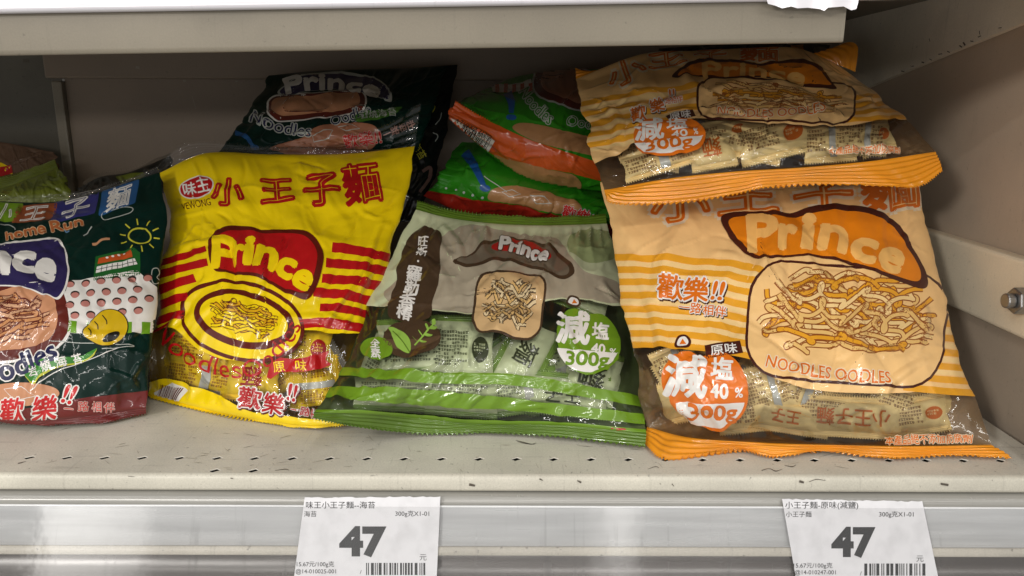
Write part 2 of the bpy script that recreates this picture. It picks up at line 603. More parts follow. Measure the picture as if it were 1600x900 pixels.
def subdivide(V, T, L):
    V = np.asarray(V, float); T = np.asarray(T, int)
    for _ in range(14):
        if len(T) == 0:
            break
        E = np.stack([T[:, [0, 1]], T[:, [1, 2]], T[:, [2, 0]]], 1)
        Es = np.sort(E, -1).reshape(-1, 2)
        uq, inv = np.unique(Es, axis=0, return_inverse=True)
        inv = inv.reshape(-1)
        ln = np.linalg.norm((V[uq[:, 0]] - V[uq[:, 1]])[:, :2], axis=1)
        lg = ln > L
        if not lg.any():
            break
        idx = np.full(len(uq), -1); idx[lg] = len(V) + np.arange(lg.sum())
        V = np.concatenate([V, (V[uq[lg, 0]] + V[uq[lg, 1]]) / 2], 0)
        M = idx[inv].reshape(-1, 3)
        c = (M >= 0).sum(1)
        out = [T[c == 0]]
        for r in range(3):
            t = np.roll(T, -r, 1); m = np.roll(M, -r, 1)
            k = (c == 1) & (m[:, 0] >= 0)
            a, b, d = t[k].T; e = m[k, 0]
            out += [np.stack([a, e, d], -1), np.stack([e, b, d], -1)]
            k = (c == 2) & (m[:, 2] < 0)
            a, b, d = t[k].T; e = m[k, 0]; f = m[k, 1]
            out += [np.stack([a, e, d], -1), np.stack([e, f, d], -1), np.stack([e, b, f], -1)]
        k = c == 3
        a, b, d = T[k].T; e, f, g = M[k].T
        out += [np.stack([a, e, g], -1), np.stack([e, b, f], -1), np.stack([g, f, d], -1), np.stack([e, f, g], -1)]
        T = np.concatenate(out, 0)
    return V, T


# ------------------------------------------------------------------ a bag or packet: two printed film sheets sealed at the ends
def resolve(rows):
    """control rows -> array (px,py,Y); a third entry 'z0.01' puts the point on that height"""
    out = []
    for row in rows:
        r = []
        for (px, py, Y) in row:
            if isinstance(Y, str):
                Y = on_z(np.array(px, float), np.array(py, float), float(Y[1:]))[1]
            r.append((px, py, Y))
        out.append(r)
    return np.array(out, float)


class Sheet:
    def __init__(self, rows, size, bulge=0.02, thick=0.05, res=(280, 320), seed=1, creases=40, camp=1.0, folds=(),
                 gather=(0.0025, 0.0025), lump=0.0015, bp=0.72, edge=9.0):
        self.C = resolve(rows)
        self.W, self.H = size
        self.bulge, self.bp = bulge, bp
        nu, nv = res
        self.nu, self.nv = nu, nv
        U, Vv = np.meshgrid(np.linspace(0, 1, nu), np.linspace(0, 1, nv))
        self.U, self.V = U, Vv
        # linear first guess for the inverse map
        g = patch(self.C, U[::8, ::8], Vv[::8, ::8])
        A = np.stack([g[..., 0].ravel(), g[..., 1].ravel(), (g[..., 0] * g[..., 1]).ravel() / 500, np.ones(g[..., 0].size)], -1)
        self.inv0 = np.linalg.lstsq(A, np.stack([U[::8, ::8].ravel(), Vv[::8, ::8].ravel()], -1), rcond=None)[0]
        q = patch(self.C, U, Vv)
        wob = (vnoise(Vv * 7 + 3, U * 0 + seed * 1.7, seed + 50) + .6 * vnoise(Vv * 17, U * 0 + .5, seed + 51) + .35 * vnoise(Vv * 37, U * 0 + .5, seed + 52))
        q[..., 0] += edge * wob * (2 * np.abs(U - .5)) ** 5 * np.sin(np.clip(Vv, 0, 1) * math.pi) ** .5 * np.where(U > .5, 1, -1.3)
        prof = self.prof(U, Vv)
        P0 = at(q[..., 0], q[..., 1], q[..., 2] - bulge * prof)
        flat = at(q[..., 0], q[..., 1], q[..., 2])
        N0 = self.normals(P0)
        h = self.height(U, Vv, seed, creases, camp, folds, gather, lump)
        self.P = P0 + N0 * h[..., None]
        self.N = self.normals(self.P)
        nav = self.normals(flat).reshape(-1, 3).mean(0); nav /= np.linalg.norm(nav)
        self.nav = nav
        self.B = flat - nav * (thick * prof)[..., None]
        self.B[..., 2] = np.maximum(self.B[..., 2], np.minimum(0.0008, flat[..., 2]))

    def prof(self, u, v):
        a = np.clip(1 - (2 * u - 1) ** 2, 0, 1) ** self.bp
        b = np.clip(1 - (2 * v - 1) ** 2, 0, 1) ** self.bp
        return a * b

    def normals(self, P):
        n = np.cross(np.gradient(P, axis=1), np.gradient(P, axis=0))
        n /= np.linalg.norm(n, axis=-1, keepdims=True) + 1e-12
        if ((CAM - P) * n).sum() < 0:
            n = -n
        return n

    def height(self, U, V, seed, creases, camp, folds, gather, lump):
        s, t = U * self.W, V * self.H
        rng = np.random.RandomState(seed)
        h = lump * (1.1 * vnoise(s * 18, t * 18, seed + 1) + .35 * vnoise(s * 50 + 7, t * 50, seed + 2))
        rid = 1 - np.abs(2 * vnoise(s * 34 + 3 * vnoise(s * 18, t * 18, seed + 5), t * 26, seed + 3)) * 2
        h += 0.45 * lump * np.maximum(rid, 0) ** 3
        # pleats running away from the sealed ends
        for d, A, k in ((t, gather[0], 11), (self.H - t, gather[1], 12)):
            wob = s + 0.006 * vnoise(s * 10, d * 30, seed + k + 20)
            pl = np.abs(vnoise(wob * 75, d * 7, seed + k)) * 2 + 0.2 * np.abs(vnoise(wob * 150, d * 10, seed + k + 1)) * 2
            h -= A * pl * np.exp(-d / 0.035)
        cr = []
        for _ in range(creases):
            x, y = rng.rand() * self.W, rng.rand() * self.H
            a = rng.normal(math.pi / 2, 0.75)
            ln = rng.uniform(0.012, 0.075)
            cr.append((x - math.cos(a) * ln / 2, y - math.sin(a) * ln / 2, x + math.cos(a) * ln / 2, y + math.sin(a) * ln / 2,
                       camp * rng.choice([-1, 1]) * rng.uniform(.0005, .0020), rng.uniform(.0024, .006), .06))
        for _ in range(int(creases * .45)):      # broad flat facets meeting in crisp edges
            x, y = rng.rand() * self.W, rng.rand() * self.H
            a = rng.normal(math.pi / 2, 0.6) if rng.rand() < .65 else rng.rand() * math.pi
            ln = rng.uniform(.25, .7) * min(self.W, self.H)
            cr.append((x - math.cos(a) * ln / 2, y - math.sin(a) * ln / 2, x + math.cos(a) * ln / 2, y + math.sin(a) * ln / 2,
                       camp * rng.choice([-1, 1, 1]) * rng.uniform(.10, .24) * (w_ := rng.uniform(.004, .014) * min(1, self.W / .2)), w_, .012))
        for f in folds:               # folds given along the picture: x0,y0,x1,y1,height,width
            uv = self.inv(np.array([[f[0], f[1]], [f[2], f[3]]], float))
            cr.append((uv[0, 0] * self.W, uv[0, 1] * self.H, uv[1, 0] * self.W, uv[1, 1] * self.H, f[4] * 1.4, max(f[5], .0046), .06))
        S, Tt = s[0], t[:, 0]
        for (x0, y0, x1, y1, A, w, soft) in cr:
            dx, dy = x1 - x0, y1 - y0
            L2 = dx * dx + dy * dy + 1e-12
            ln = math.sqrt(L2)
            mrg = w + .14 * ln
            i0, i1 = np.searchsorted(S, [min(x0, x1) - mrg, max(x0, x1) + mrg])
            j0, j1 = np.searchsorted(Tt, [min(y0, y1) - mrg, max(y0, y1) + mrg])
            if i1 <= i0 or j1 <= j0:
                continue
            ss, tt_ = s[j0:j1, i0:i1], t[j0:j1, i0:i1]
            k = np.clip(((ss - x0) * dx + (tt_ - y0) * dy) / L2, 0, 1)
            bend = 0.10 * ln * np.sin(k * math.pi) * (1 if A > 0 else -1)
            d = np.hypot(ss - x0 - k * dx + dy / ln * bend, tt_ - y0 - k * dy - dx / ln * bend)
            h[j0:j1, i0:i1] += A * np.maximum(0, 1 - np.sqrt((d / w) ** 2 + soft)) * np.sin(np.clip(k, .02, .98) * math.pi) ** .7
        e = np.minimum(np.minimum(s, self.W - s), np.minimum(t, self.H - t))
        return h * smooth01(e / 0.012)

    def inv(self, xy):
        A = np.stack([xy[:, 0], xy[:, 1], xy[:, 0] * xy[:, 1] / 500, np.ones(len(xy))], -1)
        uv = np.clip(A @ self.inv0, 0.02, .98)
        for _ in range(14):
            p = patch(self.C, uv[:, 0], uv[:, 1])[:, :2]
            e = 1e-4
            pu = (patch(self.C, uv[:, 0] + e, uv[:, 1])[:, :2] - p) / e
            pv = (patch(self.C, uv[:, 0], uv[:, 1] + e)[:, :2] - p) / e
            r = xy - p
            det = pu[:, 0] * pv[:, 1] - pu[:, 1] * pv[:, 0]
            det = np.where(np.abs(det) < 1, 1, det)
            du = (r[:, 0] * pv[:, 1] - r[:, 1] * pv[:, 0]) / det
            dv = (pu[:, 0] * r[:, 1] - pu[:, 1] * r[:, 0]) / det
            st = np.clip(np.stack([du, dv], -1), -.2, .2)
            new = np.clip(uv + st, -.12, 1.12)
            mv = np.abs(new - uv).max()
            uv = new
            if mv < 2e-5:
                break
        return uv

    def sample(self, G, uv):
        x = np.clip(uv[:, 0], 0, 1) * (self.nu - 1); y = np.clip(uv[:, 1], 0, 1) * (self.nv - 1)
        i = np.clip(x.astype(int), 0, self.nu - 2); j = np.clip(y.astype(int), 0, self.nv - 2)
        fx = (x - i)[:, None]; fy = (y - j)[:, None]
        return (G[j, i] * (1 - fx) + G[j, i + 1] * fx) * (1 - fy) + (G[j + 1, i] * (1 - fx) + G[j + 1, i + 1] * fx) * fy

    def depth(self, px, py):          # Y of the smooth front at a picture point
        uv = np.clip(self.inv(np.array([[px, py]], float)), 0, 1)
        q = patch(self.C, uv[:, 0], uv[:, 1])[0]
        return q[2] - self.bulge * self.prof(uv[:, 0], uv[:, 1])[0]

    def build_body(self, parent, front_mat, back_mat, name='film', back_name='back_film'):
        nu, nv = self.nu, self.nv
        idx = np.arange(nu * nv).reshape(nv, nu)
        F = np.stack([idx[:-1, :-1], idx[:-1, 1:], idx[1:, 1:], idx[1:, :-1]], -1).reshape(-1, 4)
        uv = np.stack([self.U * self.W, self.V * self.H], -1).reshape(-1, 2)
        o = mesh(name, self.P.reshape(-1, 3), F, front_mat, parent, normals=self.N.reshape(-1, 3), uv=uv)
        k = 6
        Bs = self.B[::1, ::1]
        ju = np.unique(np.r_[0:nu:k, nu - 1]); jv = np.unique(np.r_[0:nv:k, nv - 1])
        Bs = self.B[np.ix_(jv, ju)].copy()
        Bs[0] = self.P[0][ju]; Bs[-1] = self.P[-1][ju]; Bs[:, 0] = self.P[jv, 0]; Bs[:, -1] = self.P[jv, -1]
        a, b = Bs.shape[:2]
        idx = np.arange(a * b).reshape(a, b)
        F = np.stack([idx[:-1, :-1], idx[1:, :-1], idx[1:, 1:], idx[:-1, 1:]], -1).reshape(-1, 4)
        uvb = uv.reshape(nv, nu, 2)[np.ix_(jv, ju)].reshape(-1, 2)
        ob = mesh(back_name, Bs.reshape(-1, 3), F, back_mat, parent, uv=uvb)
        return o, ob

    def decal(self, name, items, parent, L=2.8, letters='lettering'):
        """items: (geometry, material, layer[, 'uv']) joined into ONE printed part lying on the film; writing on a
        printed shape becomes that part's own child"""
        wr = [it for it in items if isinstance(it[0], Lettering)]
        if wr and len(wr) < len(items):
            o = self.decal(name, [it for it in items if not isinstance(it[0], Lettering)], parent, L)
            self.decal(letters, wr, o, L)
            return o
        VV, FF, NN, UU, MI, mats = [], [], [], [], [], []
        base = 0
        for it in items:
            (V, T), mat, lay = it[:3]
            if len(T) == 0:
                continue
            if V.shape[1] == 2:
                V = np.c_[V, np.zeros(len(V))]
            if len(it) > 3:
                if isinstance(it[0], Outline):
                    V, T = fill_even(V * 400., L * 1.15); V = np.c_[V, np.zeros(len(V))]
                else:
                    V, T = subdivide(V * np.array([[400., 400., 1]]), T, L * 1.3)
                uv = V[:, :2] / 400.
            else:
                if isinstance(it[0], Outline):
                    V, T = fill_even(V, L); V = np.c_[V, np.zeros(len(V))]
                elif isinstance(it[0], Lettering):
                    V, T = subdivide(V, T, L * 1.5)
                else:
                    V, T = subdivide(V, T, L)
                uv = self.inv(V[:, :2])
            lay = lay + V[:, 2]
            bad = ((uv < -0.0015) | (uv > 1.0015)).any(1)
            T = T[~bad[T].any(1)]
            if len(T) == 0:
                continue
            used, T = np.unique(T, return_inverse=True); T = T.reshape(-1, 3)
            uv = np.clip(uv[used], 0, 1)
            N = self.sample(self.N, uv); N /= np.linalg.norm(N, axis=1)[:, None] + 1e-12
            P = self.sample(self.P, uv) + N * (0.00042 + 0.00011 * lay[used])[:, None]
            if mat not in mats:
                mats.append(mat)
            VV.append(P); NN.append(N); UU.append(uv * np.array([[self.W, self.H]])); FF.append(T + base); base += len(P)
            MI.append(np.full(len(T), mats.index(mat)))
        if not VV:
            return None
        return mesh(name, np.concatenate(VV), np.concatenate(FF), mats, parent, mi=np.concatenate(MI),
                    normals=np.concatenate(NN), uv=np.concatenate(UU))

    def seal(self, name, end, outer, parent, mat, ribs=7, teeth=60, depth=None, wav=0.0012, seed=3, ribamp=0.00045, u0=0.0, u1=1.0, n=420):
        """crimped end strip from the body's edge to the row of outer points"""
        O = resolve([outer])[0]
        v0 = 0.0 if end == 'bottom' else 1.0
        uu = np.linspace(u0, u1, n)
        inner = self.sample(self.P, np.stack([uu, np.full(n, v0)], -1))
        i, w, Cx = spline(O, np.linspace(0, 1, n))
        oq = sum(w[a][:, None] * Cx[i + a] for a in range(4))
        op = at(oq[:, 0], oq[:, 1], oq[:, 2])
        m = ribs * 6 + 1
        k = np.linspace(0, 1, m)[:, None]
        q = inner[None] * (1 - k[..., None]) + op[None] * k[..., None]
        wdt = np.linalg.norm(op - inner, axis=1).mean()
        x = uu * self.W
        tooth = np.abs((uu * teeth) % 1.0 - .5) * 2 - .5
        q[-1] += (op - inner) / (np.linalg.norm(op - inner, axis=1)[:, None] + 1e-9) * (tooth * 0.0024)[:, None]
        N = self.normals(q)
        h = ribamp * (np.sin(k * ribs * 2 * math.pi)) * smooth01(np.minimum(k, 1 - k) * 8)
        h = h + wav * (vnoise(np.broadcast_to(x * 28, (m, n)), np.broadcast_to(k * 1.5, (m, n)), seed)
                       + .7 * vnoise(np.broadcast_to(x * 75, (m, n)), np.broadcast_to(k * 1.2, (m, n)), seed + 1)) * 2 * smooth01(k * 2.2)
        P = q + N * h[..., None]
        P[..., 2] = np.maximum(P[..., 2], 0.0006)
        idx = np.arange(m * n).reshape(m, n)
        F = np.stack([idx[:-1, :-1], idx[:-1, 1:], idx[1:, 1:], idx[1:, :-1]], -1).reshape(-1, 4)
        uv = np.stack([np.broadcast_to(x, (m, n)), np.broadcast_to(-.02 + k * wdt, (m, n))], -1).reshape(-1, 2)
        return mesh(name, P.reshape(-1, 3), F, mat, parent, normals=self.normals(P).reshape(-1, 3), uv=uv)

    def band(self, top, bottom):
        """picture polyline(s) -> uv outline that reaches both bag sides; None = the bag's own end"""
        def line(p, rev):
            uv = self.inv(np.array(curve(p, 8, False), float))
            uv[0, 0] = 0; uv[-1, 0] = 1
            uv = np.clip(uv, 0, 1)
            return uv
        n = 24
        t = line(top, 0) if top is not None else np.stack([np.linspace(0, 1, n), np.ones(n)], -1)
        b = line(bottom, 0) if bottom is not None else np.stack([np.linspace(0, 1, n), np.zeros(n)], -1)
        return poly([tuple(p) for p in t] + [tuple(p) for p in b[::-1]])


def root_of(sheet, label, cat='snack bag', group=None, name='noodle_bag'):
    p = sheet.P.reshape(-1, 3)
    lo = p[:, 2].min()
    b = p[p[:, 2] < lo + 0.02].mean(0)
    return empty(name, (b[0], b[1], max(lo, 0.0)), label, cat, group)


def strands(cx, cy, w, h, rot, n, tk, dark, pale, lay, seed):
    """a drawn block of curly instant noodles: many fine overlapping strands"""
    rng = random.Random(seed)
    out = []
    a = R(rot)
    pales = list(pale) if isinstance(pale, (list, tuple)) else [pale]
    for i in range(n):
        y0 = ((i * 0.618) % 1.0 - .5) * h * .86
        ph, tilt, amp = rng.uniform(0, 6.3), rng.uniform(-.10, .10), rng.uniform(.05, .12) * h
        half = w / 2 * math.sqrt(max(.15, 1 - (2 * y0 / h) ** 2 * .8)) * rng.uniform(.8, 1.0)
        k = max(10, int(w / 7))
        step = w / rng.uniform(7, 11)
        P = []
        for j in range(k + 1):
            x = -half + 2 * half * j / k
            t = ph + x / step * 2.4
            xx = x + .38 * step * math.sin(2 * t)
            y = y0 + tilt * x + amp * math.sin(t) + .5 * amp * math.sin(2.3 * t + ph)
            y = max(-h / 2, min(h / 2, y))
            P.append((cx + xx * math.cos(a) - y * math.sin(a), cy + xx * math.sin(a) + y * math.cos(a)))
        l = lay + .08 * i
        out += [(ribbon(P, tk, 5), dark, l), (ribbon(P, tk * .62, 5), pales[i % len(pales)], l + .04)]
    return out


def micro_text(cx, cy, w, h, rot, cs, seed, fill=0.9):
    """rows of tiny illegible ideograph-like marks"""
    rng = random.Random(seed)
    V, T = [], []
    a = R(rot)

    def rect(x, y, ww, hh):
        b = len(V)
        for (p, q) in ((x, y), (x + ww, y), (x + ww, y + hh), (x, y + hh)):
            V.append((cx + p * math.cos(a) - q * math.sin(a), cy + p * math.sin(a) + q * math.cos(a)))
        T.extend([(b, b + 1, b + 2), (b, b + 2, b + 3)])
    y = -h / 2
    while y < h / 2 - cs:
        x = -w / 2
        end = w / 2 * (1 if rng.random() < .7 else rng.uniform(.2, .9))
        while x < end - cs:
            if rng.random() < fill:
                s = cs * .82
                rect(x, y + s * .05, s, s * .17)
                rect(x + s * rng.uniform(.1, .6), y, s * .2, s)
                if rng.random() < .7:
                    rect(x, y + s * rng.uniform(.4, .5), s, s * .16)
                if rng.random() < .7:
                    rect(x + s * .08, y + s * .82, s * .85, s * .17)
            x += cs
        y += cs * 1.32
    return np.array(V, float).reshape(-1, 2), np.array(T, int).reshape(-1, 3)


def barcode(cx, cy, w, h, rot, seed):
    rng = random.Random(seed)
    V, T = [], []
    a = R(rot)
    x = -w / 2
    unit = w / 62.0
    while x < w / 2 - unit:
        ww = unit * rng.choice([1, 1, 2, 3])
        b = len(V)
        for (p, q) in ((x, -h / 2), (x + ww, -h / 2), (x + ww, h / 2), (x, h / 2)):
            V.append((cx + p * math.cos(a) - q * math.sin(a), cy + p * math.sin(a) + q * math.cos(a)))
        T.extend([(b, b + 1, b + 2), (b, b + 2, b + 3)])
        x += ww + unit * rng.choice([1, 1, 2])
    return np.array(V, float), np.array(T, int)


def outlined(s, cx, cy, h, fillm, outm, lay, off=0.02, out=0.09, **k):
    return [(text(s, cx, cy, h, off=out, **k), outm, lay), (text(s, cx, cy, h, off=off, **k), fillm, lay + 1)]


def packet(bag, cx, cy, w, h, rot, dy, label, group, body, seam, marks, seed, motif=None, motif_mat=None, cs=3.6, bulge=.0065):
    """one small sealed noodle packet lying inside a bag, just behind its film"""
    a = R(rot)
    for _ in range(40):
        cs_ = np.array([[cx + sx * w * .6 * math.cos(a) - sy * h * .75 * math.sin(a), cy + sx * w * .6 * math.sin(a) + sy * h * .75 * math.cos(a)]
                        for sx in (-1, 1) for sy in (-1, 1)])
        uv_ = bag.inv(cs_)
        if uv_[:, 0].min() < .035:
            cx += 3
        elif uv_[:, 0].max() > .965:
            cx -= 3
        elif uv_[:, 1].min() < .02:
            cy -= 2
        else:
            break
    w, h, dy = w * 1.1, h * 1.12, dy * .55 + .0052
    rows = []
    for v in (0, .33, .67, 1):
        row = []
        for u in (0, .33, .67, 1):
            x, y = (u - .5) * w, (.5 - v) * h
            # pillow packs pinch a little in the middle of their sides
            x *= 1 - .06 * math.sin(v * math.pi)
            px, py = cx + x * math.cos(a) - y * math.sin(a), cy + x * math.sin(a) + y * math.cos(a)
            row.append((px, py, bag.depth(px, py) + dy))
        rows.append(row)
    k = 0.00048
    s = Sheet(rows, (w * k, h * k), bulge=bulge, thick=.010, res=(56, 56), seed=seed, creases=16, camp=.7, gather=(.0018, .0018), lump=.0009, edge=2.0)
    r = root_of(s, label, 'snack packet', group, 'snack_packet')
    s.build_body(r, body, body, 'wrapper', 'back_wrapper')
    for end, sg in (('bottom', 1), ('top', -1)):
        o = []
        for u in (0, .25, .5, .75, 1):
            x, y = (u - .5) * w, sg * (h / 2 + min(9, .2 * h))
            px, py = cx + x * math.cos(a) - y * math.sin(a), cy + x * math.sin(a) + y * math.cos(a)
            o.append((px, py, bag.depth(px, py) + dy))
        s.seal('crimped_end', end, o, r, seam, ribs=3, teeth=int(w / 4), n=int(w * 2.2), wav=.0006, ribamp=.0003, seed=seed)
    items = []
    if motif:
        items += [(text(motif, cx, cy, min(h * .62, w * .9 / len(motif)), off=.012, rot=rot + 180 if motif else rot), motif_mat, 1)]
        s.decal('lettering', items, r, L=3)
    elif marks is not None:
        ux, uy = math.cos(a), math.sin(a)
        v = seed % 3
        if v == 0:
            s.decal('small_print', [(micro_text(cx - .02 * w * ux, cy - .02 * w * uy, w * .80, h * .70, rot, cs, seed), marks, 1)], r, L=4)
        elif v == 1:
            s.decal('small_print', [(micro_text(cx - .16 * w * ux, cy - .16 * w * uy, w * .50, h * .66, rot, cs, seed), marks, 1)], r, L=4)
            s.decal('oval_print', [(poly(ell(cx + .28 * w * ux, cy + .28 * w * uy, w * .13, h * .24, rot, 20)), motif_mat or RED, 1),
                                   (micro_text(cx + .28 * w * ux, cy + .28 * w * uy, w * .2, h * .22, rot, cs * .9, seed + 3), body, 2)], r, L=4)
        else:
            p0, p1 = (cx + .06 * w * ux + h * .5 * uy, cy + .06 * w * uy - h * .5 * ux), (cx + .06 * w * ux - h * .5 * uy, cy + .06 * w * uy + h * .5 * ux)
            s.decal('fin_seam', [(ribbon([p0, p1], w * .13, smooth=False), SEAM, 1)], r, L=4)
            s.decal('small_print', [(micro_text(cx - .24 * w * ux, cy - .24 * w * uy, w * .40, h * .72, rot, cs, seed), marks, 1)], r, L=4)
            s.decal('small_print', [(micro_text(cx + .30 * w * ux, cy + .30 * w * uy, w * .30, h * .72, rot, cs, seed + 7), marks, 1)], r, L=4)
    return r


# ================================================================== SHELVING
def structure(o):
    o['kind'] = 'structure'
    return o


# deck with diamond holes
XL, XR = -1.20, 0.362
hole = []
HY = 0.0245
hx = -0.3195 - 0.025 * 34
holes = []
for i in range(62):
    x = hx + i * 0.025
    if XL + .01 < x < XR - .012:
        holes.append((x, HY))
holes += [(-0.3195 + .025 * 5.2, 0.0068), (-0.3195 + .025 * 6.2, 0.0068)]
YB = 0.47
outer = [(XL, 0.004), (XR, 0.004), (XR, YB), (XL, YB)]
loops = [outer]
for (x, y) in holes:
    loops.append([(x - .0040, y - .0004), (x - .0006, y - .0029), (x + .0040, y + .0004), (x + .0006, y + .0029)][::-1])
Vd, Td = poly(*loops)
shelf = empty('metal_shelf', (0, .2, 0), 'scuffed beige metal shelf deck with a row of diamond holes under the snack bags', 'shelf')
V3 = [(p[0], p[1], 0.0) for p in Vd]
F3 = [tuple(t) if np.cross(Vd[t[1]] - Vd[t[0]], Vd[t[2]] - Vd[t[0]]) > 0 else tuple(t[::-1]) for t in Td]
b = len(V3)
for i in range(len(holes)):
    k0 = 4 + 4 * i
    for j in range(4):
        p, q = Vd[k0 + j], Vd[k0 + (j + 1) % 4]
        n = len(V3)
        V3 += [(p[0], p[1], 0), (q[0], q[1], 0), (q[0], q[1], -.0007), (p[0], p[1], -.0007)]
        F3.append((n, n + 1, n + 2, n + 3))
mesh('deck', V3, F3, [M_DECK, M_RIM], shelf, smooth=False, mi=[0] * len(Td) + [1] * (len(F3) - len(Td)))
prof = [(0.004, 0.0), (0.0022, -0.0002), (0.0008, -0.0010), (0.0002, -0.0022), (0.0, -0.004), (-0.0003, -0.0085), (0.0002, -0.0102), (0.0016, -0.0112), (0.006, -0.0115)]
V, F = extrude_profile(prof, XL, XR)
mesh('front_lip', V, F, M_LIP, shelf)
V, F = box_vf(XL, XR, .0045, YB, -.030, -.0118)
mesh('underside', V, F, painted('underside_shade', (40, 38, 35)), shelf, smooth=False)  # near-black so the shade seen through the holes is in the colour

# price rail below the shelf edge: groove, label channel, ridge, dark lower strip
rail = empty('price_rail', (0, 0, -.012), 'clear grey plastic price rail along the lower shelf edge holding two price labels', 'price rail')
RP0, RP1 = np.array([0, -.0052, -.0180]), np.array([0, -.0290, -.0720])
rd = (RP1 - RP0) / np.linalg.norm(RP1 - RP0)
rn = np.array([0, rd[2], -rd[1]]); rn = rn if rn[1] < 0 else -rn


def rp(t, o=0.0):
    p = RP0 + rd * t + rn * o
    return (p[1], p[2])


V, F = extrude_profile([(0.004, -.0118), (0.0005, -.0122), (-.0030, -.0135), (-.0042, -.0160), rp(0, -.0006)], XL, XR)
mesh('groove', V, F, M_GROOVE, rail)
V, F = extrude_profile([rp(0, -.0006), rp(-.0004, .0010), rp(.0006, .0016), rp(.0012, .0010), rp(.0014, 0), rp(.0243, 0), rp(.0243, -.0012)], XL, XR)
mesh('label_channel', V, F, M_RAIL, rail)
V, F = extrude_profile([rp(.0248, -.0012), rp(.0248, .0012), rp(.0254, .0017), rp(.0296, .0017), rp(.0302, .0012), rp(.0304, -.001)], XL, XR)
mesh('ridge', V, F, M_RIDGE, rail)
V, F = extrude_profile([rp(.0304, -.001), rp(.062, -.001), rp(.0625, .001), rp(.066, .001), rp(.066, -.004)], XL, XR)
mesh('lower_strip', V, F, M_RAILD, rail)


def clear_pvc():
    m = bpy.data.materials.new('clear_pvc')
    t, N, L = nt(m)
    o = N.new('ShaderNodeOutputMaterial')
    tr = N.new('ShaderNodeBsdfTransparent'); tr.inputs[0].default_value = (.98, .98, .98, 1)
    gl = N.new('ShaderNodeBsdfAnisotropic'); gl.inputs['Roughness'].default_value = .30; gl.inputs['Anisotropy'].default_value = .9
    tv = N.new('ShaderNodeCombineXYZ'); tv.inputs[0].default_value = TANG[0]; tv.inputs[1].default_value = TANG[1]; tv.inputs[2].default_value = TANG[2]
    L.new(tv.outputs[0], gl.inputs['Tangent'])
    tc = N.new('ShaderNodeTexCoord'); n = N.new('ShaderNodeTexNoise'); n.inputs['Scale'].default_value = 16; n.inputs['Detail'].default_value = 5
    L.new(tc.outputs['Object'], n.inputs['Vector'])
    b = N.new('ShaderNodeBump'); b.inputs['Strength'].default_value = .09; b.inputs['Distance'].default_value = .004
    L.new(n.outputs[0], b.inputs['Height']); L.new(b.outputs[0], gl.inputs['Normal'])
    mx = N.new('ShaderNodeMixShader'); mx.inputs[0].default_value = .10
    L.new(tr.outputs[0], mx.inputs[1]); L.new(gl.outputs[0], mx.inputs[2]); L.new(mx.outputs[0], o.inputs[0])
    return m


V, F = extrude_profile([rp(.0004, .0030), rp(.0010, .0050), rp(.0300, .0052), rp(.0600, .0052), rp(.0640, .0030)], XL, XR)
mesh('clear_cover', V, F, clear_pvc(), rail)


def on_rail(px, py, o=0.0):
    p0 = RP0 + rn * o
    d = ray(px, py)
    t = ((p0 - CAM) @ rn) / (d @ rn)
    return CAM + d * t[..., None]


def marks(name, strokes, fn, mat, parent):
    for (pts, w) in strokes:
        V, T = ribbon(pts, w, 5)
        mesh(name, fn(V), T, mat, parent, smooth=False)


M_SCUFF = painted('scuff_dirt', (92, 84, 74), dirt=1.0)
M_SCUFF2 = painted('light_scuff', (150, 142, 126), dirt=1.0)
marks('scuff', [([(806, 688), (818, 691), (830, 694), (838, 692)], [.6, 1.4, .5]), ([(808, 690), (822, 693), (836, 694)], [.4, 1, .4]),
                      ([(1190, 735), (1202, 732), (1212, 736), (1222, 733)], [1.2, .6, 1.4, .5]), ([(1226, 727), (1238, 729), (1244, 726)], [.5, 1.3, .4]),
                      ([(28, 724), (40, 721)], [1.6, .5]), ([(430, 735), (446, 733), (452, 735)], [.5, 1.2, .4]), ([(1012, 733), (1024, 729), (1030, 731)], [.4, 1, .4])],
      lambda V: on_z(V[:, 0], V[:, 1], .00025), M_SCUFF, shelf)
rg_ = random.Random(12)
st_ = []
for _ in range(70):
    x, y = rg_.uniform(5, 1560), rg_.uniform(672, 736)
    a = rg_.choice([-.5, -.35, .2, 1.2]) + rg_.uniform(-.2, .2); l = rg_.uniform(6, 26)
    st_.append(([(x, y), (x + l * math.cos(a) * .5, y + l * math.sin(a) * .25), (x + l * math.cos(a), y + l * math.sin(a) * .45)], [.2, rg_.uniform(.35, .8), .2]))
marks('scratch', st_, lambda V: on_z(V[:, 0], V[:, 1], .0002), M_SCUFF2, shelf)
marks('paint_chip', [([(843, 748), (848, 751)], [2.2, 1]), ([(902, 751), (908, 754)], [1.5, 3]), ([(1249, 752), (1256, 754)], [4, 3]), ([(1264, 753), (1276, 749), (1290, 751)], [.8, 1.3, .5]),
                    ([(1470, 756), (1482, 758)], [3, 3.5]), ([(733, 757), (742, 759)], [4, 3]), ([(360, 747), (364, 748)], [1.5, 1]), ([(1050, 756), (1053, 760)], [1.2, .6]), ([(200, 744), (210, 745)], [1, .5])],
      lambda V: at(V[:, 0], V[:, 1], -.0007), M_SCUFF, shelf)

